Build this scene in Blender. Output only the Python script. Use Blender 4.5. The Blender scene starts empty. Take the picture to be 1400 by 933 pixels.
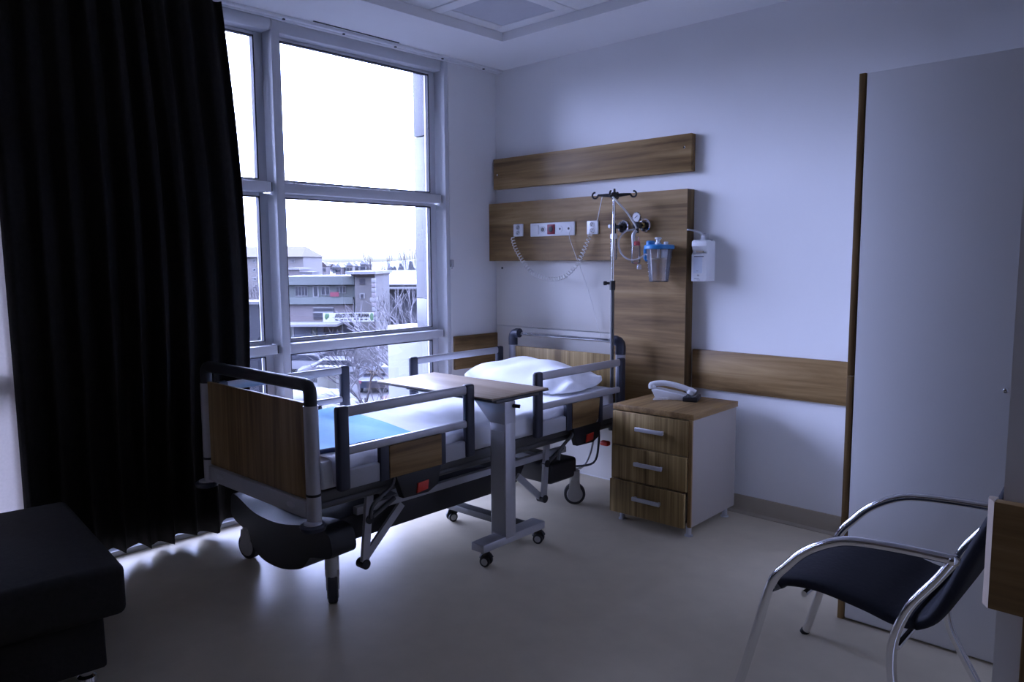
import bpy, bmesh, math, random
from mathutils import Vector, Matrix
R = math.radians
sc = bpy.context.scene
C = sc.collection

# ------------------------------------------------------------------ camera
CAM = Vector((3.861, -3.907, 1.42)); FPX = 1035.9
YAW, PIT, ROL = R(43.54), R(-6.04), R(-0.33)
fw = Vector((-math.sin(YAW)*math.cos(PIT), math.cos(YAW)*math.cos(PIT), math.sin(PIT)))
r0 = Vector((math.cos(YAW), math.sin(YAW), 0)); u0 = r0.cross(fw)
rt = r0*math.cos(ROL)+u0*math.sin(ROL); up = -r0*math.sin(ROL)+u0*math.cos(ROL)
cd = bpy.data.cameras.new('camera'); cam = bpy.data.objects.new('camera', cd); C.objects.link(cam)
cam.matrix_world = Matrix(((rt.x, up.x, -fw.x, CAM.x), (rt.y, up.y, -fw.y, CAM.y), (rt.z, up.z, -fw.z, CAM.z), (0, 0, 0, 1)))
cd.sensor_fit = 'HORIZONTAL'; cd.sensor_width = 36.0; cd.lens = FPX*36.0/1400.0
cd.clip_start = 0.02; cd.clip_end = 5000
sc.camera = cam

# ------------------------------------------------------------------ sky, exposure
sc.view_settings.view_transform = 'Standard'; sc.view_settings.look = 'None'
sc.view_settings.gamma = 1.0; sc.view_settings.use_curve_mapping = False
sc.view_settings.exposure = 0.0
try:
    sc.cycles.use_denoising = True
    sc.cycles.max_bounces = 10; sc.cycles.diffuse_bounces = 6; sc.cycles.glossy_bounces = 4
    sc.cycles.transparent_max_bounces = 16
    sc.cycles.sample_clamp_indirect = 6.0
except Exception:
    pass
world = bpy.data.worlds.new('overcast_sky'); sc.world = world; world.use_nodes = True
wn = world.node_tree.nodes; wl = world.node_tree.links; wn.clear()
SKY_HORIZON = (0.86, 0.93, 1.16); SKY_UPPER = (0.77, 0.88, 1.60); SKY_GAIN = 1.7
tc = wn.new('ShaderNodeTexCoord'); sx = wn.new('ShaderNodeSeparateXYZ'); wl.new(tc.outputs['Generated'], sx.inputs[0])
mx = wn.new('ShaderNodeMath'); mx.operation = 'MAXIMUM'; mx.inputs[1].default_value = 0.0; wl.new(sx.outputs['Z'], mx.inputs[0])
def wm(op, x, y=None, z=None):
    k = wn.new('ShaderNodeMath'); k.operation = op
    for i, v in enumerate((x, y, z)):
        if v is None: continue
        if isinstance(v, (int, float)): k.inputs[i].default_value = v
        else: wl.new(v, k.inputs[i])
    return k.outputs[0]
# overcast: dim hazy horizon brightening smoothly towards the zenith
zp = wm('POWER', mx.outputs[0], 1.5); fz = wm('DIVIDE', zp, wm('ADD', zp, 0.015))
lum = wm('MULTIPLY_ADD', fz, 16.0*SKY_GAIN, 0.88)
mixc = wn.new('ShaderNodeMix'); mixc.data_type = 'RGBA'; wl.new(wm('MINIMUM', wm('MULTIPLY', fz, 2.0), 1.0), mixc.inputs['Factor'])
mixc.inputs['A'].default_value = SKY_HORIZON+(1,); mixc.inputs['B'].default_value = SKY_UPPER+(1,)
bg = wn.new('ShaderNodeBackground'); wl.new(lum, bg.inputs['Strength']); wl.new(mixc.outputs['Result'], bg.inputs['Color'])
wo = wn.new('ShaderNodeOutputWorld'); wl.new(bg.outputs[0], wo.inputs[0])
# sampling portal in the window opening (emits nothing itself)
pld = bpy.data.lights.new('window_portal', 'AREA'); pld.shape = 'RECTANGLE'; pld.size = 4.7; pld.size_y = 2.7
pld.cycles.is_portal = True
plo = bpy.data.objects.new('window_portal', pld); C.objects.link(plo)
plo.location = (-0.16, -2.8, 1.37); plo.rotation_euler = (R(90), 0, R(-90))

# ------------------------------------------------------------------ materials
def nt(name):
    m = bpy.data.materials.new(name); m.use_nodes = True
    return m, m.node_tree.nodes, m.node_tree.links, m.node_tree.nodes['Principled BSDF']
def coords(n, l, scale, rand=True):
    t = n.new('ShaderNodeTexCoord'); mp = n.new('ShaderNodeMapping'); mp.inputs['Scale'].default_value = scale
    if rand:
        oi = n.new('ShaderNodeObjectInfo'); sc_ = n.new('ShaderNodeMath'); sc_.operation = 'MULTIPLY'; sc_.inputs[1].default_value = 13.0
        l.new(oi.outputs['Random'], sc_.inputs[0])
        ad = n.new('ShaderNodeVectorMath'); ad.operation = 'ADD'; l.new(t.outputs['Object'], ad.inputs[0]); l.new(sc_.outputs[0], ad.inputs[1])
        l.new(ad.outputs[0], mp.inputs[0])
    else:
        l.new(t.outputs['Object'], mp.inputs[0])
    return mp.outputs[0]
def plain(name, col, rough=0.5, metal=0.0, var=0.06, scale=14.0, bump=0.0, spec=0.5, coat=0.0, sheen=0.0):
    m, n, l, b = nt(name)
    v = coords(n, l, (scale,)*3)
    no = n.new('ShaderNodeTexNoise'); no.inputs['Scale'].default_value = 1.0; no.inputs['Detail'].default_value = 5.0
    l.new(v, no.inputs['Vector'])
    cr = n.new('ShaderNodeValToRGB'); cr.color_ramp.elements[0].position = 0.25; cr.color_ramp.elements[1].position = 0.75
    cr.color_ramp.elements[0].color = tuple(c*(1-var) for c in col)+(1,)
    cr.color_ramp.elements[1].color = tuple(min(1, c*(1+var)) for c in col)+(1,)
    l.new(no.outputs['Fac'], cr.inputs[0]); l.new(cr.outputs[0], b.inputs['Base Color'])
    b.inputs['Roughness'].default_value = rough; b.inputs['Metallic'].default_value = metal
    b.inputs['Specular IOR Level'].default_value = spec
    if coat: b.inputs['Coat Weight'].default_value = coat
    if sheen: b.inputs['Sheen Weight'].default_value = sheen
    if bump:
        bp = n.new('ShaderNodeBump'); bp.inputs['Strength'].default_value = bump; bp.inputs['Distance'].default_value = 0.01
        l.new(no.outputs['Fac'], bp.inputs['Height']); l.new(bp.outputs[0], b.inputs['Normal'])
    return m
def wood(name, axis, dark, mid, light, rough=0.45, across=6.0, along=0.42, strips=0.0):
    m, n, l, b = nt(name)
    s = [across]*3; s['XYZ'.index(axis)] = along
    v = coords(n, l, tuple(s))
    n1 = n.new('ShaderNodeTexNoise'); n1.inputs['Scale'].default_value = 1.6; n1.inputs['Detail'].default_value = 7; n1.inputs['Roughness'].default_value = 0.62; n1.inputs['Distortion'].default_value = 0.9
    l.new(v, n1.inputs['Vector'])
    s2 = [across*9]*3; s2['XYZ'.index(axis)] = along*2.0
    v2 = coords(n, l, tuple(s2))
    n2 = n.new('ShaderNodeTexNoise'); n2.inputs['Scale'].default_value = 1.0; n2.inputs['Detail'].default_value = 3; l.new(v2, n2.inputs['Vector'])
    mixf = n.new('ShaderNodeMath'); mixf.operation = 'MULTIPLY_ADD'; mixf.inputs[1].default_value = 0.28; l.new(n2.outputs['Fac'], mixf.inputs[0])
    su = n.new('ShaderNodeMath'); su.operation = 'MULTIPLY_ADD'; su.inputs[1].default_value = 1.0; su.inputs[2].default_value = -0.14
    l.new(n1.outputs['Fac'], su.inputs[0]); l.new(su.outputs[0], mixf.inputs[2])
    fac = mixf.outputs[0]
    if strips:
        s3 = [strips]*3; s3['XYZ'.index(axis)] = 0.02
        v3 = coords(n, l, tuple(s3)); vo = n.new('ShaderNodeTexVoronoi'); vo.inputs['Scale'].default_value = 1.0; l.new(v3, vo.inputs['Vector'])
        sp = n.new('ShaderNodeSeparateColor'); l.new(vo.outputs['Color'], sp.inputs[0])
        a3 = n.new('ShaderNodeMath'); a3.operation = 'MULTIPLY_ADD'; a3.inputs[1].default_value = 0.22; l.new(sp.outputs[0], a3.inputs[0])
        o3 = n.new('ShaderNodeMath'); o3.operation = 'SUBTRACT'; o3.inputs[1].default_value = 0.11; l.new(fac, o3.inputs[0]); l.new(o3.outputs[0], a3.inputs[2])
        fac = a3.outputs[0]
    cr = n.new('ShaderNodeValToRGB'); e = cr.color_ramp.elements
    e[0].position = 0.30; e[0].color = dark+(1,); e[1].position = 0.70; e[1].color = light+(1,)
    k = e.new(0.5); k.color = mid+(1,)
    l.new(fac, cr.inputs[0]); l.new(cr.outputs[0], b.inputs['Base Color'])
    b.inputs['Roughness'].default_value = rough
    b.inputs['Specular IOR Level'].default_value = 0.22
    bp = n.new('ShaderNodeBump'); bp.inputs['Strength'].default_value = 0.06; bp.inputs['Distance'].default_value = 0.004
    l.new(n2.outputs['Fac'], bp.inputs['Height']); l.new(bp.outputs[0], b.inputs['Normal'])
    return m
def clear(name, tint, gloss=0.06, rough=0.02, alpha=0.0, body=(0.8, 0.8, 0.8)):
    """thin clear sheet: lets light straight through, a Fresnel share mirrors"""
    m = bpy.data.materials.new(name); m.use_nodes = True; n = m.node_tree.nodes; l = m.node_tree.links; n.clear()
    t = n.new('ShaderNodeBsdfTransparent'); t.inputs[0].default_value = tint+(1,)
    g = n.new('ShaderNodeBsdfGlossy'); g.inputs['Roughness'].default_value = rough
    fr = n.new('ShaderNodeFresnel'); fr.inputs['IOR'].default_value = 1.0+gloss*8
    no = n.new('ShaderNodeTexNoise'); no.inputs['Scale'].default_value = 3.0
    mf = n.new('ShaderNodeMath'); mf.operation = 'MULTIPLY_ADD'; mf.inputs[1].default_value = 0.02; l.new(no.outputs['Fac'], mf.inputs[0]); l.new(fr.outputs[0], mf.inputs[2])
    mi = n.new('ShaderNodeMixShader'); l.new(mf.outputs[0], mi.inputs[0]); l.new(t.outputs[0], mi.inputs[1]); l.new(g.outputs[0], mi.inputs[2])
    out = n.new('ShaderNodeOutputMaterial'); last = mi
    if alpha:
        d = n.new('ShaderNodeBsdfDiffuse'); d.inputs[0].default_value = body+(1,)
        m2 = n.new('ShaderNodeMixShader'); m2.inputs[0].default_value = alpha; l.new(mi.outputs[0], m2.inputs[1]); l.new(d.outputs[0], m2.inputs[2]); last = m2
    l.new(last.outputs[0], out.inputs[0])
    return m
def sheer_mat(name, col, trans):
    m = bpy.data.materials.new(name); m.use_nodes = True; n = m.node_tree.nodes; l = m.node_tree.links; n.clear()
    t = n.new('ShaderNodeTexCoord'); w = n.new('ShaderNodeTexNoise'); w.inputs['Scale'].default_value = 90
    l.new(t.outputs['Object'], w.inputs['Vector'])
    cr = n.new('ShaderNodeValToRGB'); cr.color_ramp.elements[0].color = tuple(c*.85 for c in col)+(1,); cr.color_ramp.elements[1].color = col+(1,)
    l.new(w.outputs['Fac'], cr.inputs[0])
    d = n.new('ShaderNodeBsdfDiffuse'); l.new(cr.outputs[0], d.inputs[0])
    tr = n.new('ShaderNodeBsdfTranslucent'); l.new(cr.outputs[0], tr.inputs[0])
    mi = n.new('ShaderNodeMixShader'); mi.inputs[0].default_value = trans; l.new(d.outputs[0], mi.inputs[1]); l.new(tr.outputs[0], mi.inputs[2])
    o = n.new('ShaderNodeOutputMaterial'); l.new(mi.outputs[0], o.inputs[0])
    return m
WD, WM, WL = (0.105, 0.060, 0.023), (0.25, 0.155, 0.064), (0.39, 0.262, 0.120)
M = {}
M['wall'] = plain('white_wall_paint', (0.80, 0.80, 0.80), 0.55, var=0.015, scale=3)
M['wallwarm'] = plain('bounce_cutting_beige', (0.34, 0.29, 0.24), 0.6, var=0.03, scale=3)  # dark warm tone made up for the unseen walls, cuts bounce light
M['ceil'] = plain('ceiling_paint', (0.82, 0.82, 0.82), 0.7, var=0.015, scale=3)
M['tile'] = plain('ceiling_tile', (0.78, 0.78, 0.78), 0.8, var=0.03, scale=40, bump=0.05)
M['floor'] = plain('beige_vinyl_floor', (0.55, 0.485, 0.36), 0.30, var=0.05, scale=9, spec=0.035)
M['base'] = plain('beige_vinyl_upstand', (0.36, 0.31, 0.235), 0.35, var=0.05, scale=9)
M['alu'] = plain('painted_aluminium', (0.62, 0.63, 0.66), 0.38, var=0.02, scale=6)
M['gasket'] = plain('black_gasket', (0.02, 0.02, 0.03), 0.6)
M['woodx'] = wood('walnut_laminate_x', 'X', WD, WM, WL)
M['woody'] = wood('walnut_laminate_y', 'Y', WD, WM, WL)
M['woodz'] = wood('walnut_laminate_z', 'Z', WD, WM, WL)
M['drawer'] = wood('striped_walnut', 'Z', (0.15, 0.094, 0.035), (0.30, 0.205, 0.083), (0.47, 0.335, 0.15), across=14, along=0.4, strips=17)
M['oak'] = wood('pale_oak_top', 'X', (0.25, 0.185, 0.125), (0.36, 0.28, 0.20), (0.45, 0.365, 0.275), rough=0.42, across=9)
M['white'] = plain('white_laminate', (0.78, 0.78, 0.78), 0.38, var=0.01, scale=2)
M['cream'] = plain('cream_laminate', (0.72, 0.70, 0.66), 0.4, var=0.01, scale=2)
M['clad'] = plain('toned_down_white_cladding', (0.10, 0.10, 0.10), 0.5, var=0.02, scale=2)  # white cladding, colour darkened to offset the over-bright sky
M['cabside'] = plain('shade_toned_cream_laminate', (0.37, 0.335, 0.30), 0.45, var=0.01, scale=2)  # cream cabinet sides, their dim light put into a darker colour
M['plastic'] = plain('white_plastic', (0.80, 0.81, 0.83), 0.35, var=0.01)
M['dark'] = plain('dark_blue_grey_plastic', (0.030, 0.035, 0.055), 0.42, var=0.05)
M['black'] = plain('black_plastic', (0.012, 0.012, 0.014), 0.45, var=0.1)
M['silver'] = plain('silver_lacquer', (0.50, 0.50, 0.53), 0.36, metal=0.35, var=0.03)
M['grey'] = plain('grey_lacquer', (0.42, 0.42, 0.44), 0.45, var=0.03)
M['dgrey'] = plain('dark_grey_steel', (0.10, 0.10, 0.10), 0.45, metal=0.3, var=0.05)
M['chrome'] = plain('chrome', (0.82, 0.82, 0.84), 0.10, metal=1.0, var=0.01)
M['brass'] = plain('brass', (0.55, 0.42, 0.16), 0.25, metal=1.0, var=0.03)
M['linen'] = plain('white_linen', (0.86, 0.87, 0.90), 0.85, var=0.02, scale=30, bump=0.12, sheen=0.1)
M['mattress'] = plain('white_cover_fabric', (0.80, 0.81, 0.84), 0.8, var=0.02, scale=30, bump=0.1)
M['blue'] = plain('light_blue_underpad', (0.16, 0.53, 0.83), 0.75, var=0.05, scale=30, bump=0.1)
M['navy'] = plain('navy_piping', (0.015, 0.035, 0.10), 0.6)
M['red'] = plain('red_plastic', (0.62, 0.035, 0.02), 0.35)
M['maroon'] = plain('dark_red_socket', (0.25, 0.012, 0.03), 0.4, var=0.12)
M['pinkred'] = plain('pink_red_ring', (0.85, 0.16, 0.16), 0.4)
M['curtain'] = plain('black_curtain_cloth', (0.014, 0.0125, 0.0115), 0.9, var=0.25, scale=45, bump=0.2, spec=0.12)
M['sheer'] = sheer_mat('sheer_curtain_cloth', (0.78, 0.74, 0.70), 0.36)
M['ott'] = plain('charcoal_upholstery', (0.026, 0.0245, 0.0235), 0.85, var=0.15, scale=50, bump=0.15, spec=0.2)
M['seat'] = plain('black_mesh_cloth', (0.013, 0.0135, 0.019), 0.75, var=0.15, scale=60, bump=0.15, spec=0.2)
M['skyblue'] = plain('blue_plastic_lid', (0.03, 0.22, 0.52), 0.35)
M['glass'] = clear('window_glass', (0.97, 0.985, 0.98), 0.05)
M['jar'] = clear('clear_plastic_jar', (0.96, 0.96, 0.97), 0.06, 0.06, 0.05, (0.75, 0.75, 0.82))
M['tubeclear'] = clear('clear_pvc_tube', (0.9, 0.9, 0.9), 0.06, 0.1, 0.25, (0.85, 0.85, 0.88))
M['cord'] = plain('white_cord', (0.80, 0.79, 0.77), 0.5)
M['rubber'] = plain('grey_rubber', (0.04, 0.04, 0.045), 0.7)
M['hub'] = plain('light_grey_wheel_hub', (0.56, 0.56, 0.55), 0.5)
M['beige'] = plain('beige_edge_band', (0.42, 0.34, 0.26), 0.5)
M['amber'] = plain('amber_window', (0.34, 0.24, 0.12), 0.4)

# ------------------------------------------------------------------ mesh helpers
def cat(pts, n=6, closed=False):
    pts = [Vector(p) for p in pts]; out = []; L = len(pts)
    for i in range(L if closed else L-1):
        if closed: a, b, c, d = (pts[(i+k-1) % L] for k in range(4))
        else: a, b, c, d = pts[max(i-1, 0)], pts[i], pts[i+1], pts[min(i+2, L-1)]
        for k in range(n):
            t = k/n
            out.append(0.5*((2*b)+(c-a)*t+(2*a-5*b+4*c-d)*t*t+(3*b-a-3*c+d)*t**3))
    if not closed: out.append(pts[-1])
    return out
class MB:
    def __init__(s): s.bm = bmesh.new()
    def box(s, x0, x1, y0, y1, z0, z1, r=0.0, seg=2, rot=None):
        m = Matrix.Translation(((x0+x1)/2, (y0+y1)/2, (z0+z1)/2))
        if rot: m = m @ rot
        m = m @ Matrix.Diagonal((x1-x0, y1-y0, z1-z0, 1))
        v = bmesh.ops.create_cube(s.bm, size=1, matrix=m)['verts']
        if r > 0:
            e = list({e for q in v for e in q.link_edges})
            bmesh.ops.bevel(s.bm, geom=e, offset=r, segments=seg, profile=0.5, affect='EDGES', clamp_overlap=True)
        return s
    def ring(s, c, a, b, r, n, prof=None):
        if prof: return [s.bm.verts.new(c+a*p[0]+b*p[1]) for p in prof]
        return [s.bm.verts.new(c+a*(r*math.cos(2*math.pi*i/n))+b*(r*math.sin(2*math.pi*i/n))) for i in range(n)]
    def tube(s, pts, r, n=10, closed=False, prof=None, caps=True):
        pts = [Vector(p) for p in pts]; L = len(pts); rings = []; a = None
        for i in range(L):
            if closed: t = pts[(i+1) % L]-pts[i-1]
            else: t = pts[min(i+1, L-1)]-pts[max(i-1, 0)]
            t.normalize()
            if a is None:
                ref = Vector((0, 0, 1)) if abs(t.z) < 0.9 else Vector((0, 1, 0))
                a = ref.cross(t).normalized()
            else:
                a = (a-t*a.dot(t)).normalized()
            b = t.cross(a)
            rr = r[i] if isinstance(r, (list, tuple)) else r
            rings.append(s.ring(pts[i], a, b, rr, n, prof))
        n = len(rings[0])
        for i in range(L if closed else L-1):
            A, B = rings[i], rings[(i+1) % L]
            for k in range(n): s.bm.faces.new((A[k], A[(k+1) % n], B[(k+1) % n], B[k]))
        if caps and not closed:
            s.bm.faces.new(rings[0][::-1]); s.bm.faces.new(rings[-1])
        return s
    def cyl(s, p0, p1, r, r2=None, n=18): return s.tube([p0, p1], [r, r if r2 is None else r2], n)
    def lathe(s, prof, o=(0, 0, 0), axis='Z', n=24):
        o = Vector(o); rings = []
        ax = {'X': Vector((1, 0, 0)), 'Y': Vector((0, 1, 0)), 'Z': Vector((0, 0, 1))}[axis]
        a = Vector((0, 0, 1)) if axis != 'Z' else Vector((1, 0, 0)); b = ax.cross(a)
        for rr, h in prof: rings.append(s.ring(o+ax*h, a, b, max(rr, 1e-4), n))
        for A, B in zip(rings, rings[1:]):
            for k in range(n): s.bm.faces.new((A[k], A[(k+1) % n], B[(k+1) % n], B[k]))
        s.bm.faces.new(rings[0][::-1]); s.bm.faces.new(rings[-1])
        return s
    def prism(s, poly, axis, a, b, r=0.0):
        """poly in the two remaining axes (in XYZ order), extruded along axis from a to b"""
        def P(p, h):
            q = list(p); q.insert('XYZ'.index(axis), h); return q
        A = [s.bm.verts.new(P(p, a)) for p in poly]; B = [s.bm.verts.new(P(p, b)) for p in poly]; n = len(poly)
        f = [s.bm.faces.new(A), s.bm.faces.new(B[::-1])]
        for k in range(n): f.append(s.bm.faces.new((A[k], B[k], B[(k+1) % n], A[(k+1) % n])))
        if r > 0:
            e = list({e for q in f[:2] for e in q.edges})
            bmesh.ops.bevel(s.bm, geom=e, offset=r, segments=2, profile=0.5, affect='EDGES', clamp_overlap=True)
        return s
    def grid(s, fn, nu, nv):
        V = [[s.bm.verts.new(fn(i/nu, j/nv)) for j in range(nv+1)] for i in range(nu+1)]
        for i in range(nu):
            for j in range(nv): s.bm.faces.new((V[i][j], V[i+1][j], V[i+1][j+1], V[i][j+1]))
        return s
    def ball(s, c, rx, ry=None, rz=None, u=14, v=9):
        m = Matrix.Translation(c) @ Matrix.Diagonal((rx, ry or rx, rz or rx, 1))
        bmesh.ops.create_uvsphere(s.bm, u_segments=u, v_segments=v, radius=1, matrix=m); return s
    def mesh(s, name, mat, smooth=True, ang=35):
        bmesh.ops.recalc_face_normals(s.bm, faces=s.bm.faces)
        me = bpy.data.meshes.new(name); s.bm.to_mesh(me); s.bm.free()
        me.materials.append(M[mat] if isinstance(mat, str) else mat)
        if smooth:
            me.polygons.foreach_set('use_smooth', [True]*len(me.polygons)); me.set_sharp_from_angle(angle=R(ang))
        return me
    def build(s, name, mat, parent=None, **k):
        o = bpy.data.objects.new(name, s.mesh(name, mat, **k)); C.objects.link(o)
        if parent: o.parent = parent
        return o
def tag(o, label, catg, group=None):
    o['label'] = label; o['category'] = catg
    if group: o['group'] = group
    return o
def thing(name, label, catg, loc=(0, 0, 0), rz=0.0, group=None):
    o = bpy.data.objects.new(name, None); C.objects.link(o); o.location = loc; o.rotation_euler = (0, 0, rz)
    o.empty_display_size = 0.1
    return tag(o, label, catg, group)
def struct(o, label=None):
    o['kind'] = 'structure'
    if label: o['label'] = label
    return o
def box(name, mat, parent, *a, **k): return MB().box(*a, **k).build(name, mat, parent)
def dup(o, parent=None, **k):
    c = o.copy(); C.objects.link(c); c.parent = parent
    for ch in list(o.children): dup(ch, c)
    return c
def at(px, py, d):                       # point of the photograph at a given depth along the optical axis
    return CAM+(rt*((px-700)/FPX)+up*((466.5-py)/FPX)+fw)*d

# ================================================================== ROOM SHELL
CZ = 2.737; RX, RY = 5.4, -5.4
struct(box('floor', 'floor', None, -0.15, RX+.1, RY-.1, 0.12, -0.12, 0.0), 'beige grey glossy vinyl floor')
struct(box('wall_back', 'wall', None, -0.15, RX+.1, 0.0, 0.12, 0.0, CZ+.15), 'white wall behind the head of the bed')
struct(box('wall_right', 'wallwarm', None, RX, RX+.1, RY, 0.0, 0.0, CZ+.15))
struct(box('wall_front', 'wallwarm', None, -0.15, RX+.1, RY-.1, RY, 0.0, CZ+.15))
wl_ = struct(box('wall_left', 'wall', None, -0.15, 0.0, -0.446, 0.0, 0.0, CZ+.15), 'narrow white wall between window and corner')
# ceiling with a recessed field of square tiles
TS = 0.58; cx0, cy1 = 0.563, -0.505; NT = 5; cx1, cy0 = cx0+NT*TS, cy1-NT*TS
m = MB(); zt = CZ+.15
m.box(-.15, cx0, RY, 0, CZ, zt); m.box(cx1, RX+.1, RY, 0, CZ, zt); m.box(cx0, cx1, cy1, 0, CZ, zt); m.box(cx0, cx1, RY, cy0, CZ, zt)
m.box(cx0, cx1, cy0, cy1, CZ+.075, zt)
ceil = struct(m.build('ceiling', 'ceil', None, smooth=False), 'white ceiling with a recessed tile field')
tm = MB().box(.003, TS-.003, .003, TS-.003, 0, .02, r=.003, seg=1).mesh('ceiling_tile', 'tile')
for i in range(NT):
    for j in range(NT):
        if (i, j) in ((0, 0), (3, 3)): continue
        t = bpy.data.objects.new('ceiling_tile', tm); C.objects.link(t); t.parent = ceil
        t.location = (cx0+i*TS, cy1-(j+1)*TS, CZ+.052)
# square ceiling diffuser in the corner tile
cl = thing('ceiling_light', 'square unlit ceiling light panel in the recess near the corner', 'light', (cx0, cy1-TS, CZ+.05))
m = MB(); a, b = .003, TS-.003; w = .085
m.box(a, b, a, w, 0, .022, r=.003); m.box(a, b, b-w, b, 0, .022, r=.003); m.box(a, w, w, b-w, 0, .022, r=.003); m.box(b-w, b, w, b-w, 0, .022, r=.003)
m.build('frame', 'ceil', cl)
M['diffuser'] = plain('frosted_diffuser', (.55, .56, .60), .6, var=.02, scale=30)
box('diffuser', 'diffuser', cl, w, b-w, w, b-w, .006, .02)
# second unlit panel further back in the recess, above the view
lp = thing('ceiling_light', 'square unlit ceiling light panel over the middle of the room', 'light', (cx0+3.5*TS, cy1-3.5*TS, CZ+.075))
m = MB(); m.box(-.287, .287, -.287, -.25, -.023, 0); m.box(-.287, .287, .25, .287, -.023, 0); m.box(-.287, -.25, -.25, .25, -.023, 0); m.box(.25, .287, -.25, .25, -.023, 0)
m.build('frame', 'ceil', lp, smooth=False)
box('diffuser', 'diffuser', lp, -.25, .25, -.25, .25, -.018, -.004)
# skirting
def skirt(nm, x0, x1):
    m = MB(); m.prism([(0, 0), (-.035, 0), (-.034, .004), (-.017, .014), (-.012, .03), (-.012, .095), (-.009, .1), (0, .1)], 'X', x0, x1)
    return struct(m.build(nm, 'base', None))
skirt('baseboard_back', 1.60, 2.80)
# ------------------------------------------------------------------ window
win = bpy.data.objects.new('window_1', None); C.objects.link(win); struct(win, 'floor to ceiling aluminium framed window')
GY = [-0.479, -1.67, -1.72, -2.905, -2.955, -4.14, -4.19, -5.375]
bays = [(GY[1], GY[0]), (GY[3], GY[2]), (GY[5], GY[4]), (GY[7], GY[6])]
for y0, y1 in ((-.479, -.446), (-1.72, -1.67), (-2.955, -2.905), (-4.19, -4.14), (-5.4, -5.375)):
    box('jamb' if y1 > -.5 else 'mullion', 'alu', win, -.12, -.002, y0, y1, 0, CZ, r=.003)
rows = [(.075, .905), (.955, 1.806), (1.862, 2.672)]
box('sill', 'alu', win, -.15, .015, -5.4, -.446, 0, .028, r=.004)
box('bottom_rail', 'alu', win, -.15, -.05, -5.4, -.479, .028, .075, r=.003)
for y0, y1 in bays:
    for z0, z1 in ((.905, .955), (1.806, 1.862)):
        t = box('transom', 'alu', win, -.12, -.016, y0+.001, y1-.022, z0, z1, r=.004)
        box('end_gap', 'gasket', t, -.11, -.022, y1-.024, y1-.014, z0+.003, z1-.003)
    box('head', 'alu', win, -.12, -.03, y0+.001, y1-.001, 2.672, CZ, r=.003)
    for z0, z1 in rows:
        m = MB(); fx0, fx1 = -.15, -.1; w, h = .052, .02
        m.box(fx0, fx1, y0, y0+w, z0, z1, r=.004); m.box(fx0, fx1, y1-w, y1, z0, z1, r=.004)
        m.box(fx0, fx1, y0+w, y1-w, z0, z0+h, r=.004); m.box(fx0, fx1, y0+w, y1-w, z1-h, z1, r=.004)
        f = m.build('sash', 'alu', win)
        m = MB(); g = .007; Y0, Y1, Z0, Z1 = y0+w, y1-w, z0+h, z1-h
        m.box(-.128, -.098, Y0-.001, Y0+g, Z0, Z1); m.box(-.128, -.098, Y1-g, Y1+.001, Z0, Z1); m.box(-.128, -.098, Y0, Y1, Z0-.001, Z0+g*.5); m.box(-.128, -.098, Y0, Y1, Z1-g*.7, Z1+.001)
        m.build('gasket', 'gasket', f, smooth=False)
        box('pane', 'glass', f, -.124, -.120, Y0, Y1, Z0, Z1)
m = MB().box(-.012, .02, -.452, -.43, 1.38, 1.43, r=.004); m.cyl((.015, -.44, 1.405), (.03, -.46, 1.37), .005)
m.build('latch', 'grey', win)
# roller blind cassette over the second bay
rb = thing('roller_blind', 'grey roller blind cassette above the narrow pane beside the curtain', 'blind', (0, 0, 0))
m = MB(); m.tube([(-.005, -2.89, 2.700), (-.005, -1.74, 2.700)], .036, n=20); m.build('cassette', 'alu', rb)
m = MB(); m.tube([(-.005, -1.74, 2.700), (-.005, -1.725, 2.700)], [.036, .03], n=20); m.build('end_cap', 'grey', rb)
# curtain track under the ceiling
ct = thing('curtain_track', 'white double curtain track under the ceiling along the window', 'curtain track', (0, 0, 0))
box('track', 'plastic', ct, .055, .082, -5.3, -.005, CZ-.016, CZ, r=.003)
box('track', 'plastic', ct, .025, .048, -5.3, -.005, CZ-.018, CZ, r=.003)
for y in (-.18, -.55, -.93, -1.3, -1.68): box('glider', 'black', ct, .062, .074, y-.006, y+.006, CZ-.022, CZ-.014)
m = MB().box(.098, .108, -1.52, -.93, CZ-.003, CZ+.0005); m.build('slot', 'gasket', ceil, smooth=False)
# exterior pilaster clad in pale panels, just outside the glass
fin = bpy.data.objects.new('wall_outside', None); C.objects.link(fin); struct(fin, 'pale clad exterior pilaster outside the window')
for z0, z1 in ((.95, 1.157), (1.163, 2.277), (2.283, 3.4)): box('cladding_panel', 'clad', fin, -.36, -.152, -.452, -.2, z0, z1, r=.004)
box('cladding_panel', 'clad', fin, -.71, -.152, -.452, -.2, -.6, .945, r=.004)
MB().prism([(-.152, 2.80), (-2.5, 3.52), (-2.5, 3.64), (-.152, 3.0)], 'Y', -5.8, .8).build('added_shade_canopy', 'clad', fin, smooth=False)  # unseen canopy, added to shade the floor and lower wall from high sky
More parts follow.
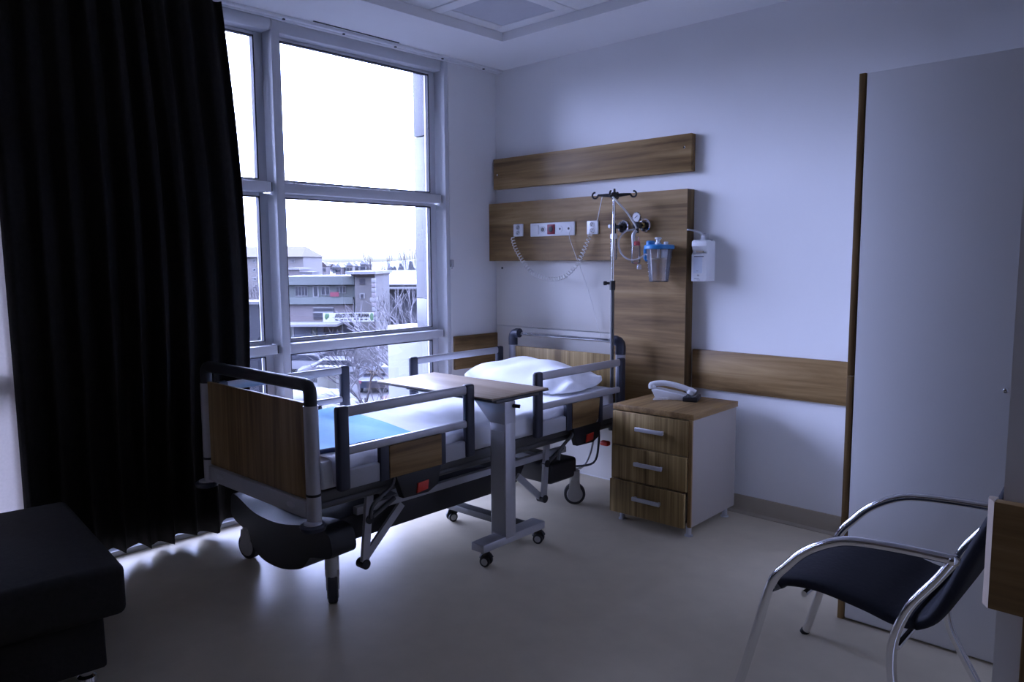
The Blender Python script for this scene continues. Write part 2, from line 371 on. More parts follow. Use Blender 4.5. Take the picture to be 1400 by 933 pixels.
# ------------------------------------------------------------------ wall boards
tag(box('wall_rail', 'woodx', None, 1.612, 2.83, -.022, 0, .681, .905, r=.003), 'walnut wall bumper board between headboard panel and wardrobe', 'board')
tag(box('wall_rail', 'woody', None, 0, .022, -.432, -.012, .675, .905, r=.003), 'short walnut bumper board beside the window', 'board')
hb = thing('wall_board', 'long walnut board on the wall above the socket panel', 'board', (0, 0, 0))
box('board', 'woodx', hb, .02, 1.595, -.045, 0, 1.921, 2.131, r=.003)
def stud(name, mat, parent, prof, x, y, z, n=14):          # small turned piece standing out of a wall towards -Y
    o = MB().lathe(prof, (0, 0, 0), 'Y', n=n).build(name, mat, parent); o.location = (x, y, z); o.rotation_euler = (0, 0, R(180)); return o
for x, z in ((.06, 2.02), (1.55, 2.055)): stud('screw', 'chrome', hb, [(.008, 0), (.008, .004), (.005, .007)], x, -.0445, z)
hp = thing('service_panel', 'L-shaped walnut wall panel carrying sockets and gas outlets', 'panel', (0, 0, 0))
m = MB(); m.prism([(.003, 1.42), (1.085, 1.42), (1.085, .02), (1.592, .02), (1.592, 1.82), (.003, 1.82)], 'Y', -.075, -.002); m.build('panel', 'woodx', hp, smooth=False)
m = MB().box(1.5922, 1.5945, -.075, -.002, .02, 1.82); m.build('edge_band', wood('walnut_edge', 'Z', tuple(c*.5 for c in WD), tuple(c*.5 for c in WM), tuple(c*.55 for c in WL)), hp)
wp = thing('wall_protection_panel', 'off-white laminate panels on the wall behind the bed head', 'panel', (0, 0, 0))
box('panel', 'cream', wp, .012, 1.083, -.018, 0, .963, 1.419, r=.002)
box('panel', 'cream', wp, .012, 1.083, -.018, 0, .015, .957, r=.002)
stud('screw', 'dgrey', wp, [(.008, 0), (.008, .004), (.004, .006)], .075, -.018, 1.37)
# ------------------------------------------------------------------ near partition with bumper board on the right
pa = struct(box('wall_partition', 'wall', None, 3.543, RX, -2.08, -1.94, 0, CZ), 'white partition end at the right edge')
struct(box('trim_1', 'woodz', None, 3.592, 3.67, -2.092, -2.081, 0, 2.15, r=.003), 'walnut door frame trim')
pb = thing('partition_rail', 'thick walnut bumper board with beige end on the partition at right', 'board', (0, 0, 0))
m = MB(); m.prism([(3.535, -2.122), (3.70, -2.122), (3.70, -2.094), (3.535, -2.094)], 'Z', .69, .92, r=.002); m.build('board', 'woodx', pb)
m = MB(); m.prism([(3.5345, -2.122), (3.5345, -2.081), (3.518, -2.081), (3.520, -2.100)], 'Z', .69, .92); m.build('end_band', 'beige', pb, smooth=False)
# ------------------------------------------------------------------ wardrobe
wa = thing('wardrobe', 'tall white wardrobe with a walnut edge strip behind the chair', 'wardrobe', (2.808, -.93, 0))
box('carcass', 'white', wa, .024, 1.35, .022, .927, 0, 2.095)
box('door', 'white', wa, .028, .598, 0, .02, .012, 2.097, r=.002)
d2 = box('door', 'white', wa, .602, 1.348, 0, .02, .012, 2.097, r=.002)
box('edge_strip', 'woodz', wa, 0, .024, 0, .04, .975, 2.10, r=.002)
box('edge_strip', 'woodz', wa, 0, .024, 0, .04, 0, .971, r=.002)
stud('lock', 'chrome', wa, [(.009, 0), (.009, .004), (.006, .006)], .522, 0, .975)

# ================================================================== CURTAINS
def curtain(name, label, mat, ya, yb, x0, folds, seed, z0=.06, hem=.02, edge=None, amp=.045):
    rnd = random.Random(seed); ph = [rnd.uniform(-.5, .5) for _ in range(folds+3)]; am = [rnd.uniform(.55, 1.25) for _ in range(folds+3)]
    hz = [rnd.uniform(-hem, hem) for _ in range(folds+3)]
    def fn(u, v):
        z = z0+(CZ-.02-z0)*v; s = u*folds; k = int(s); f = s-k
        lerp = lambda A: A[k]*(1-f)+A[k+1]*f
        a_ = amp*lerp(am)*(1.0-.45*v**3)
        w = math.sin(2*math.pi*s+lerp(ph)*1.8*(1-.3*v))+.28*math.sin(4*math.pi*s+lerp(ph)*5+v*1.5)
        if v == 0: z += lerp(hz)
        y = ya+(yb-ya)*u
        if edge: y += edge(v)*u
        y += .012*math.cos(2*math.pi*s+v*2)*(1-v)
        return (x0+a_*w+.01*math.sin(v*5+k), y, z)
    o = MB().grid(fn, folds*12, 26).build(name, mat, None, ang=180)
    md = o.modifiers.new('cloth_thickness', 'SOLIDIFY'); md.thickness = .003
    return o
tag(curtain('blackout_curtain', '', 'curtain', -3.055, -2.045, .10, 9, 4, z0=.05, hem=.035, edge=lambda v: .095*math.sin(min(1, (1-v)*1.25)*math.pi*.75)), 'black pleated blackout curtain hanging over the window', 'curtain')
tag(curtain('blackout_curtain', '', 'curtain', -5.3, -3.80, .10, 16, 7), 'second black blackout curtain further along the window', 'curtain')
tag(curtain('sheer_curtain', '', 'sheer', -3.75, -2.96, .038, 8, 9, amp=.02), 'grey white sheer curtain at the left edge beside the black one', 'curtain')

# ================================================================== BED
bed = thing('hospital_bed', 'adjustable hospital bed with walnut end panels and silver side rails', 'bed', (.815, -1.27, 0), R(1.2))

# --- ends
for ys, foot in ((-1.07, True), (1.07, False)):
    e = MB().prism([(-.408, .475), (.408, .475), (.408, .868 if foot else .852), (-.408, .868 if foot else .852)], 'Y', ys-.009, ys+.009, r=.003).build('foot_board' if foot else 'head_board', 'drawer' if not foot else 'woodz', bed)
    for s in (-1, 1):
        x = s*.435
        p = MB().tube([(x, ys, .388), (x, ys, .86)], .029, n=18).build('post', 'silver', bed)
        MB().tube([(x, ys, .497), (x, ys, .507)], .0305, n=18).build('ring', 'black', p)
        MB().lathe([(.03, 0), (.05, .006), (.052, .02), (.046, .028), (.02, .03)], (x+s*.012, ys+(-.015 if foot else .015), .36), 'Z', 20).build('bumper', 'dark', bed)
        MB().lathe([(.036, 0), (.034, .006), (.02, .008)], (x+s*.012, ys+(-.015 if foot else .015), .389), 'Z', 20).build('bumper_cap', 'silver', bed)
    arc = lambda s: [(s*.435, ys, .858), (s*.435, ys, .905), (s*.431, ys, .922), (s*.420, ys, .934), (s*.402, ys, .9395)]
    if foot:
        MB().tube(arc(-1)+arc(1)[::-1], .0265, n=16).build('top_bar', 'black', bed)
    else:
        for s in (-1, 1): MB().tube(arc(s)+[(s*.375, ys, .9395)], [.031]*6, n=16).build('corner_cap', 'dark', bed)
        MB().tube([(-.38, ys, .936), (.38, ys, .936)], .0125, n=14).build('top_bar', 'chrome', bed)
    bm_ = box('cross_beam', 'grey', bed, -.41, .41, ys-.022, ys+.018, .40, .472, r=.006)
    if foot:
        for x in (-.30, .30): MB().ball((x, ys-.022, .437), .032, .004, .015).build('oval_emblem', 'silver', bm_)
# --- sleeping platform
box('platform', 'dgrey', bed, -.43, .43, -1.04, 1.04, .455, .503, r=.008)
for x in (-.40, .40): MB().tube([(x, -1.05, .437), (x, 1.05, .437)], .018, n=12).build('frame_tube', 'dgrey', bed)
# --- side rails
def side_rail(s, y0, y1, b0, b1, head):
    x = s*.49; xo = lambda a, b: (min(x+s*a, x+s*b), max(x+s*a, x+s*b))
    m = MB(); X = xo(-.013, .013)
    m.box(X[0], X[1], y0+.02, y1-.02, .803, .846, r=.011, seg=3); m.box(X[0], X[1], y0+.02, y1-.02, .648, .682, r=.008, seg=3)
    rl = m.build('side_rail', 'silver', bed)
    for y in (y0, y1):
        X = xo(-.017, .018); MB().box(X[0], X[1], y-.028+(.028 if y == y0 else -.028), y+.028+(.028 if y == y0 else -.028), .505, .85, r=.012, seg=3).build('post', 'dark', rl)
    X = xo(-.03, .004); MB().box(X[0], X[1], y0+.05, y1-.05, .505, .583, r=.006).build('lower_panel', 'grey', rl)
    X = xo(-.012, .016)
    pts = [(b0+.045, .508), (b1-.03, .508), (b1-.03, .648), (b0+.045, .648)]
    if head: pts = [(b0+.045, .508), (b1-.075, .508), (b1-.05, .53), (b1-.035, .648), (b0+.045, .648)]
    MB().prism(pts, 'X', X[0], X[1], r=.003).build('plaque', 'woody', rl)
    X = xo(-.014, .012)
    MB().box(X[0], X[1], b0, b0+.048, .502, .65, r=.005).build('bracket', 'dark', rl); MB().box(X[0], X[1], b1-.034, b1, .502, .65, r=.005).build('bracket', 'dark', rl)
    # latch housing with red release handle and bent lever
    yc = (b0+b1)/2+.02; X = xo(-.035, .006)
    MB().prism([(yc-.12, .505), (yc+.14, .505), (yc+.12, .42), (yc+.06, .395), (yc-.08, .40)], 'X', X[0], X[1], r=.006).build('latch_housing', 'black', rl)
    X = xo(.004, .014); MB().prism([(yc-.005, .452), (yc+.058, .456), (yc+.052, .415), (yc-.012, .408)], 'X', X[0], X[1], r=.003).build('release_handle', 'red', rl)
    xx = x-s*.012
    MB().tube(cat([(xx, b0+.09, .50), (xx, b0+.07, .46), (xx, b0+.02, .435), (xx, b0-.03, .40), (xx, b0-.045, .35)], 5), .009, n=8).build('lever', 'dgrey', rl)
for s in (1, -1):
    side_rail(s, -.995, -.232, -.786, -.416, False)
    side_rail(s, .21, 1.02, .468, .80, True)
# --- chassis
m = MB()
for x in (-.33, .33): m.box(x-.016, x+.016, -.80, .66, .325, .36, r=.004)
m.box(-.33, .33, -.55, -.50, .325, .36); m.box(-.33, .33, .38, .43, .325, .36)
m.build('chassis_frame', 'grey', bed)
# black plastic chassis cover: foot skirt with a drooping middle, side runs, head box
pr = [(-.41, .205), (-.26, .19), (-.20, .20), (-.165, .165), (-.14, .128), (-.06, .098), (.03, .09), (.12, .095), (.21, .115), (.255, .135), (.285, .172), (.31, .19), (.41, .205), (.42, .26), (.39, .315), (.28, .322), (.1, .295), (-.1, .295), (-.28, .322), (-.39, .315), (-.42, .26)]
pr = [(p.x, p.z) for p in cat([(x, 0, z) for x, z in pr], 4, True)]
def skirt_y(x): return -.985-.05*(1-(x/.42)**2)
m = MB(); A = [m.bm.verts.new((x, skirt_y(x), z)) for x, z in pr]; B = [m.bm.verts.new((x, skirt_y(x)+.12, z+.004)) for x, z in pr]
m.bm.faces.new(A); m.bm.faces.new(B[::-1])
for k in range(len(pr)): m.bm.faces.new((A[k], B[k], B[(k+1) % len(pr)], A[(k+1) % len(pr)]))
cv = m.build('chassis_cover', 'black', bed, ang=30)
MB().prism([(-.90, .20), (-.35, .205), (.22, .20), (.30, .225), (.36, .315), (-.90, .315)], 'X', -.30, .30, r=.01).build('chassis_cover', 'black', bed)
MB().box(-.36, .36, .50, .745, .165, .285, r=.02, seg=3).build('chassis_cover', 'black', bed)
MB().prism([(-.40, .37), (-.20, .37), (.1, .34), (.1, .31), (-.40, .31)], 'X', -.25, .25).build('lift_motor', 'dark', bed)
# swinging lift arms, a pivot roller at each toe
for s in (1, -1):
    x = s*.355
    for yb, yt, yd, zd in ((-.775, -.742, -.545, .315), (.445, .472, .25, .27)):
        m = MB(); m.tube([(x, yb, .105), (x, yt, .405)], 0, prof=[(-.009, -.018), (.009, -.018), (.009, .018), (-.009, .018)])
        m.tube([(x-s*.02, yb, .105), (x-s*.02, yd, zd)], 0, prof=[(-.007, -.018), (.007, -.018), (.007, .018), (-.007, .018)])
        la = m.build('lift_arm', 'grey', bed, smooth=False)
        MB().tube([(x-s*.035, yb, .103), (x+s*.014, yb, .103)], .022, n=16).build('pivot_roller', 'black', la)
        MB().tube([(x-s*.02, yt-.008, .30), (x+s*.016, yt-.008, .30)], .02, n=16).build('knuckle', 'black', la)
        MB().tube([(x, yt+.005, .30), (x, yt+.14, .36)], .011, n=8).build('strut', 'dgrey', la)
# castors
def caster(x, y, ang, r=.062):
    k = MB(); c_, s_ = math.cos(ang), math.sin(ang)
    rot = Matrix.Rotation(ang, 4, 'Z')
    T = lambda p: tuple(Vector((x, y, 0))+rot @ Vector(p))
    m = MB(); m.tube([T((0, 0, .115)), T((0, 0, .20))], .03, n=16)
    for s in (-1, 1):
        vv = m.bm.verts
        pl_ = [(-.02, .06), (.028, .045), (.034, .09), (.026, .145), (-.026, .145), (-.034, .10)]
        Aq = [vv.new(T((a, s*.020, b))) for a, b in pl_]; Bq = [vv.new(T((a, s*.027, b))) for a, b in pl_]
        m.bm.faces.new(Aq); m.bm.faces.new(Bq[::-1])
        for i in range(6): m.bm.faces.new((Aq[i], Bq[i], Bq[(i+1) % 6], Aq[(i+1) % 6]))
    f = m.build('castor', 'hub', bed)
    m = MB(); m.tube([T((.0, -.020, r)), T((0, -.016, r)), T((0, .016, r)), T((0, .020, r))], [r*.9, r, r, r*.9], n=28); m.build('tyre', 'rubber', f)
    m = MB(); m.tube([T((0, -.024, r)), T((0, -.018, r)), T((0, .018, r)), T((0, .024, r))], [r*.70, r*.78, r*.78, r*.70], n=24); m.build('wheel_hub', 'hub', f)
caster(.375, -.955, R(147)); caster(-.33, -.945, R(190)); caster(.345, .74, R(40)); caster(-.345, .74, R(80))
for k, pts in enumerate(([(.245, 1.07, .40), (.24, 1.07, .318), (.212, 1.06, .196), (.155, 1.05, .115), (.066, 1.0, .10)], [(.27, 1.075, .40), (.275, 1.075, .3), (.24, 1.07, .16), (.1, 1.02, .12)])):
    MB().tube(cat(pts, 6), .007, n=8).build('cable', 'rubber' if k else 'grey', bed)
MB().box(.29, .35, 1.06, 1.10, .28, .31, r=.01).build('brake_lever', 'red', bed)

# --- bedding
def ztop(y):
    t = min(1, max(0, (y-.15)/.7)); return .622+.045*t*t*(3-2*t)
mt = MB()
prof = [(-.425, .507), (-.432, .52), (-.432, .60), (-.42, 0), (.42, 0), (.432, .60), (.432, .52), (.425, .507)]
ysn = [-1.03, -1.02]+[-1.0+1.98*i/16 for i in range(17)]+[1.0, 1.005]
rings = []
for i, y in enumerate(ysn):
    k = .97 if i in (0, len(ysn)-1) else 1.0
    rings.append([mt.bm.verts.new((x*k, y, (z if z else ztop(y)-.004))) for x, z in prof])
for A, B in zip(rings, rings[1:]):
    for k in range(len(prof)): mt.bm.faces.new((A[k], A[(k+1) % 8], B[(k+1) % 8], B[k]))
mt.bm.faces.new(rings[0][::-1]); mt.bm.faces.new(rings[-1])
BM = Matrix.Translation((.815, -1.27, 0)) @ Matrix.Rotation(R(1.2), 4, 'Z')
def onbed(o): o.matrix_world = BM; return o
tag(onbed(mt.build('mattress', 'mattress')), 'white covered mattress on the hospital bed', 'mattress')
rs = random.Random(3)
wr = [(rs.uniform(-6, 6), rs.uniform(4, 13), rs.uniform(0, 6), rs.uniform(.0012, .003)) for _ in range(9)]
def sheet(u, v):
    y = -.99+1.93*v; s = (u-.5)*2          # s -1..1 across
    L = .432+.105; d = s*L
    if abs(d) <= .425: x, z = d, ztop(y)+.004
    else:
        t = abs(d)-.425; x = math.copysign(.425+min(t, .014)*.9, d); z = ztop(y)+.004-max(0, t-.006)
    nz = sum(a*math.sin(kx*x+ky*y+p) for kx, ky, p, a in wr)
    fold = .006*math.exp(-((y+.32+.25*x)/.03)**2)+.005*math.exp(-((y+.12+.12*x)/.025)**2)
    if abs(d) > .425: x += math.copysign(.004+abs(nz)*1.2, d)
    else: z += abs(nz)*.9+fold
    return (x, y, z)
sh = onbed(MB().grid(sheet, 64, 120).build('bed_sheet', 'linen', None, ang=180))
md = sh.modifiers.new('cloth_thickness', 'SOLIDIFY'); md.thickness = .003; md.offset = 1
tag(sh, 'white sheet spread over the mattress', 'sheet')
def pil(u, v):
    a, b = u*2*math.pi, (v-.5)*math.pi
    cu, su, cv_, sv = math.cos(a), math.sin(a), math.cos(b), math.sin(b)
    pw = lambda q, e: math.copysign(abs(q)**e, q)
    x = .43*pw(cu, .5)*pw(cv_, .62); y = .235*pw(su, .5)*pw(cv_, .62)
    edge = 1-.55*(abs(x)/.43)**3*1-.35*(abs(y)/.235)**3
    z = (.088 if sv > 0 else .035)*pw(sv, .8)*max(.25, edge)
    w = .008*math.sin(9*x+17*y)+.006*math.sin(23*x-11*y+1)+.010*math.sin(37*x+14*y+2)*(max(0, x)/.43)**2+.006*math.sin(61*x-25*y)*(max(0, x)/.43)**2
    return Vector((x, y, z+w*(1 if sv > 0 else .2)))
PM = Matrix.Translation((.0, .755, .715)) @ Matrix.Rotation(R(3), 4, 'Z') @ Matrix.Rotation(R(2), 4, 'Y') @ Matrix.Rotation(R(6), 4, 'X')
m = MB(); m.grid(lambda u, v: PM @ pil(u, v), 72, 36); bmesh.ops.remove_doubles(m.bm, verts=m.bm.verts, dist=.0006)
tag(onbed(m.build('pillow', 'linen', None, ang=180)), 'white pillow at the head of the bed', 'pillow')
# light blue pad across the foot of the bed, navy piping along two edges
pm = Matrix.Translation((-.02, -.70, 0)) @ Matrix.Rotation(R(-7), 4, 'Z')
def pad(u, v):
    p = pm @ Vector(((u-.5)*.80, (v-.5)*.52, 0)); nz = sum(a*math.sin(kx*p.x+ky*p.y+q) for kx, ky, q, a in wr)
    p.z = ztop(p.y)+.018+abs(nz)*.9+.002*math.sin(p.x*14)*math.sin(p.y*9); return p
tw = thing('underpad', 'light blue pad with navy edge lying across the foot of the bed', 'pad', (.815, -1.27, 0), R(1.2))
o = MB().grid(pad, 40, 26).build('pad', 'blue', tw, ang=180); md = o.modifiers.new('cloth_thickness', 'SOLIDIFY'); md.thickness = .009; md.offset = -1
MB().tube([pad(1, k/20)+Vector((.004, 0, -.002)) for k in range(-1, 22)], .010, n=8).build('piping', 'navy', tw)
m = MB()
sp = [pad(1, -.03)+Vector((.004+.003, math.cos(t)*(.004+.0022*t), math.sin(t)*(.004+.0022*t)-.0)) for t in [k*.35 for k in range(28)]]
m.tube(sp, .004, n=6); m.build('rolled_edge', 'navy', tw)

# ================================================================== OVERBED TABLE
tb = thing('overbed_table', 'overbed table with pale oak top on a grey wheeled column', 'table', (1.385, -1.285, 0), R(2))
box('table_top', 'oak', tb, -.792, .043, -.206, .206, .782, .790, r=.0015)
m = MB().box(-.7935, .0445, -.2075, .2075, .776, .7818, r=.001); m.build('edge', 'black', tb)
MB().prism([(-.056, .655), (.0435, .655), (.0435, .761), (-.165, .761), (-.16, .752)], 'Y', -.118, -.044, r=.002).build('gusset', 'silver', tb)
box('support_bracket', 'dgrey', tb, -.60, .038, -.17, .14, .761, .776, r=.003)
box('column', 'silver', tb, -.055, .044, -.117, -.045, .10, .66, r=.004)
MB().box(-.045, .038, -.1185, -.1165, .12, .62).build('guide_strip', 'grey', tb)
box('base_bar', 'silver', tb, -.04, .042, -.270, .180, .072, .112, r=.006)
box('base_leg', 'dgrey', tb, -.62, -.03, .065, .13, .072, .108, r=.006)
MB().tube([(.040, -.060, .738), (.072, -.045, .736)], .009, n=10).build('height_knob', 'black', tb)
def small_caster(x, y, a):
    rot = Matrix.Rotation(a, 4, 'Z'); T = lambda p: tuple(Vector((x, y, 0))+rot @ Vector(p))
    m = MB(); m.tube([T((0, 0, .045)), T((0, 0, .075))], .014, n=12)
    m.tube(cat([T((-.024, 0, .032)), T((-.012, 0, .054)), T((.01, 0, .058)), T((.026, 0, .04))], 3), .012, n=8)
    f = m.build('castor', 'black', tb)
    for s in (-1, 1):
        m = MB(); m.tube([T((0, s*.008, .0255)), T((0, s*.011, .0255)), T((0, s*.022, .0255)), T((0, s*.025, .0255))], [.023, .0255, .0255, .021], n=20); m.build('tyre', 'black', f)
        m = MB(); m.tube([T((0, s*.024, .0255)), T((0, s*.027, .0255))], [.017, .015], n=16); m.build('wheel_hub', 'hub', f)
small_caster(.02, -.23, R(20)); small_caster(.02, .155, R(25)); small_caster(-.55, .097, R(70)); small_caster(-.16, .097, R(-30))

# ================================================================== BEDSIDE CABINET AND TELEPHONE
cb = thing('bedside_cabinet', 'walnut three-drawer bedside cabinet with cream sides by the bed', 'cabinet', (1.70, -.337, 0), R(1.5))
w2, d2_ = .243, .248
box('top', 'woody', cb, -w2, w2, -d2_, d2_, .617, .647, r=.002)
m = MB(); m.box(-w2+.008, -w2+.026, -d2_+.012, d2_-.005, .06, .616); m.box(w2-.026, w2-.008, -d2_+.012, d2_-.005, .06, .616); m.box(-w2+.026, w2-.026, d2_-.02, d2_-.005, .06, .616); m.box(-w2+.026, w2-.026, -d2_+.02, d2_-.02, .06, .075)
m.build('body', 'cabside', cb, smooth=False)
box('front_stile', 'woodz', cb, w2-.027, w2-.0075, -d2_+.002, -d2_+.0125, .06, .616)
for z0, z1, out in ((.428, .612, .0), (.243, .424, .008), (.058, .239, .022)):
    d = box('drawer', 'drawer', cb, -w2+.004, w2-.029, -d2_-.008-out, -d2_+.010-out, z0, z1, r=.0025)
    box('drawer_box', 'cream', d, -w2+.03, w2-.05, -d2_+.012-out, d2_-.06, z0+.02, z1-.05)
    zc = (z0+z1)/2+.012; yy = -d2_-.008-out
    m = MB(); m.box(-.085, .085, yy-.026, yy-.014, zc-.011, zc+.011, r=.004, seg=3); m.box(-.078, -.066, yy-.018, yy, zc-.008, zc+.008); m.box(.066, .078, yy-.018, yy, zc-.008, zc+.008)
    m.build('handle', 'silver', d)
for x in (-w2+.04, w2-.04):
    for y in (-d2_+.045, d2_-.05): MB().lathe([(.022, 0), (.022, .006), (.014, .010), (.014, .05), (.02, .06)], (x, y, 0), 'Z', 18).build('foot', 'silver', cb)
ph = thing('telephone', 'white corded telephone with dark base on the bedside cabinet', 'telephone', (1.64, -.25, .647), R(21))
m = MB(); m.prism([(-.10, .0), (.09, 0), (.09, .020), (.03, .034), (-.10, .056), (-.125, .05)], 'Y', -.042, .048, r=.005); m.build('body', 'plastic', ph)
m = MB(); m.box(.055, .135, -.075, .06, 0, .026, r=.005); kp = m.build('keypad_base', 'black', ph)
m = MB()
for i in range(3):
    for j in range(4): m.box(.066+i*.022, .082+i*.022, -.063+j*.03, -.043+j*.03, .025, .030, r=.002, seg=1)
m.build('keys', 'dgrey', kp)
hs = cat([(-.135, -.005, .066), (-.115, -.005, .080), (-.05, -.005, .086), (.03, -.005, .072), (.085, -.005, .054), (.112, -.005, .040)], 5)
m = MB(); n_ = len(hs); m.tube(hs, [.0155 if 3 < i < n_-6 else .018 for i in range(n_)], n=12); o = m.build('handset', 'plastic', ph)
m = MB(); m.tube([(-.128, -.005, .074), (-.126, -.005, .054)], .022, n=16); m.tube([(.094, -.005, .056), (.084, -.005, .034)], .022, n=16); m.build('ear_cups', 'plastic', o)
pts = [Vector((-.02-.075*math.sin(math.pi*t/60*.9), -.075-.04*math.sin(math.pi*t/60), .012)) for t in range(61)]
hl = [p+Vector((.003*math.cos(t*2.1), .007*math.sin(t*2.1), .007*math.cos(t*2.1))) for t, p in enumerate(pts)]
m = MB(); m.tube(hl, .0026, n=5); m.build('cord', 'cord', ph)

# ================================================================== WALL FITTINGS
YP = -.0742
def wall_thing(name, label, catg, x, z, y=YP): return thing(name, label, catg, (x, y, z))
def double_socket(x, z, label):
    t = wall_thing('wall_socket', label, 'socket', x, z)
    box('plate', 'plastic', t, -.044, .044, -.012, 0, -.042, .042, r=.004)
    for dz in (.019, -.019):
        f = stud('socket_face', 'plastic', t, [(.0175, 0), (.0175, .004), (.0155, .004), (.0145, .001)], 0, -.0115, dz, 20)
        stud('socket_well', 'grey', t, [(.0145, 0), (.0145, .0016)], 0, -.0118, dz, 18)
        for dx in (-.006, .006): stud('pin_hole', 'black', t, [(.003, 0), (.003, .001)], dx, -.0132, dz+dx*.8, 8)
    return t

double_socket(.292, 1.628, 'white double wall socket at the left end of the coiled cord')
double_socket(.928, 1.625, 'white double wall socket at the right end of the coiled cord')
ts = wall_thing('socket_strip', 'long white socket strip with one dark red socket on the panel', 'socket strip', .595, 1.625)
box('plate', 'plastic', ts, -.19, .19, -.012, 0, -.044, .044, r=.004)
box('switch', 'plastic', ts, -.178, -.112, -.018, -.011, -.032, .030, r=.003)
stud('socket_face', 'plastic', ts, [(.022, 0), (.022, .004), (.020, .004), (.019, .001)], -.078, -.0115, 0, 22); stud('socket_well', 'dgrey', ts, [(.013, 0), (.013, .003)], -.078, -.012, 0)
rsx = box('red_socket', 'maroon', ts, -.036, .028, -.017, -.011, -.032, .032, r=.003)
stud('socket_well', 'black', rsx, [(.019, 0), (.019, .0015), (.017, .002)], -.004, -.0165, 0, 20)
for x in (.072, .145):
    stud('data_face', 'plastic', ts, [(.021, 0), (.021, .003)], x, -.0115, 0, 22); stud('data_port', 'black', ts, [(.008, 0), (.008, .004)], x, -.012, 0, 4 if x < .1 else 12)
# coiled cord between the two sockets
cc = cat([(.252, -.10, 1.585), (.30, -.115, 1.50), (.42, -.125, 1.365), (.52, -.13, 1.318), (.63, -.13, 1.300), (.74, -.13, 1.318), (.84, -.125, 1.40), (.905, -.115, 1.52), (.93, -.095, 1.60)], 40)
pts = []; L = 0
for i in range(len(cc)-1):
    t = (cc[i+1]-cc[i]); ln = t.length; t.normalize(); a_ = Vector((0, 1, 0)).cross(t).normalized(); b_ = t.cross(a_)
    st = 3
    for k in range(st):
        L += ln/st; ang = L/.0225*2*math.pi
        pts.append(cc[i]+t*(ln*k/st)+(a_*math.cos(ang)+b_*math.sin(ang))*.0115)
cco = MB().tube(pts, .0032, n=5).build('coiled_cord', 'cord'); tag(cco, 'white coiled cord hanging between two wall sockets', 'cord')
tag(MB().tube(cat([(.748, -.09, 1.60), (.755, -.095, 1.56), (.80, -.09, 1.45), (.87, -.06, 1.25), (.93, -.045, 1.05), (.965, -.04, .92)], 8), .0022, n=6).build('call_cable', 'cord'), 'thin white cable hanging from the socket strip behind the bed', 'cable')

# ---- medical gas outlets
def outlet(t, x, z, y0=0.0):
    stud('outlet_ring', 'chrome', t, [(.040, 0), (.040, .010), (.034, .016), (.026, .016), (.025, .008)], x, y0, z, 28)
    stud('outlet_core', 'black', t, [(.024, .0), (.024, .018), (.016, .024)], x, y0, z, 22)
fm = wall_thing('oxygen_flowmeter', 'clear oxygen flowmeter with a bottle behind the drip pole', 'flowmeter', 1.16, 1.62)
outlet(fm, 0, 0)
m = MB(); m.tube([(0, -.01, 0), (0, -.05, 0), (-.03, -.055, 0)], .011, n=12); m.tube([(-.035, -.055, -.04), (-.035, -.055, .02)], .014, n=14); m.build('valve_body', 'black', fm)
MB().tube([(-.035, -.055, .02), (-.035, -.055, .155)], .009, n=14).build('flow_tube', 'jar', fm)
stud('knob', 'plastic', fm, [(.012, 0), (.012, .02), (.009, .024)], -.06, -.045, .005)
MB().lathe([(.014, 0), (.022, .004), (.022, .028), (.012, .034)], (-.035, -.055, -.072), 'Z', 22).build('bottle_cap', 'plastic', fm)
MB().lathe([(.016, 0), (.021, .006), (.021, .12), (.019, .128)], (-.035, -.055, -.198), 'Z', 22).build('humidifier_bottle', 'jar', fm)
vr = wall_thing('suction_regulator', 'suction regulator with round gauge and clear trap bottle on the panel', 'regulator', 1.315, 1.624)
outlet(vr, 0, 0)
m = MB(); m.tube([(0, -.01, 0), (-.01, -.05, 0)], .012, n=12); m.tube([(-.045, -.052, 0), (.0, -.052, 0)], .018, n=16); m.tube([(-.025, -.052, -.045), (-.025, -.052, .03)], .011, n=12); m.build('valve_body', 'black', vr)
stud('brass_valve', 'brass', vr, [(.016, 0), (.016, .01), (.008, .016)], .0, -.022, 0)
g = stud('gauge', 'chrome', vr, [(.027, 0), (.029, .006), (.029, .018), (.026, .02), (.0255, .016)], -.02, -.05, .048, 26)
f = stud('gauge_face', 'plastic', vr, [(.0255, 0), (.0255, .002)], -.02, -.0655, .048, 26)
m = MB(); m.prism([(-.033, .043), (-.030, .041), (-.011, .054), (-.013, .057)], 'Y', -.0695, -.0678); m.build('gauge_needle', 'dark', vr, smooth=False)
MB().lathe([(.016, 0), (.026, .006), (.028, .02), (.028, .10), (.022, .135), (.018, .16)], (-.03, -.055, -.225), 'Z', 22).build('trap_bottle', 'jar', vr)
MB().lathe([(.010, 0), (.014, .002), (.014, .02), (.010, .03)], (-.005, -.055, -.258), 'Z', 16).build('trap_tip', 'tubeclear', vr)
MB().lathe([(.021, 0), (.022, .004), (.022, .018), (.018, .024)], (-.02, -.065, -.118), 'Z', 20).build('red_ring', 'pinkred', vr)
MB().tube(cat([(-.022, -.062, -.03), (-.035, -.075, -.055), (-.030, -.08, -.10), (-.028, -.08, -.125)], 6), .010, n=10).build('white_hose', 'plastic', vr)
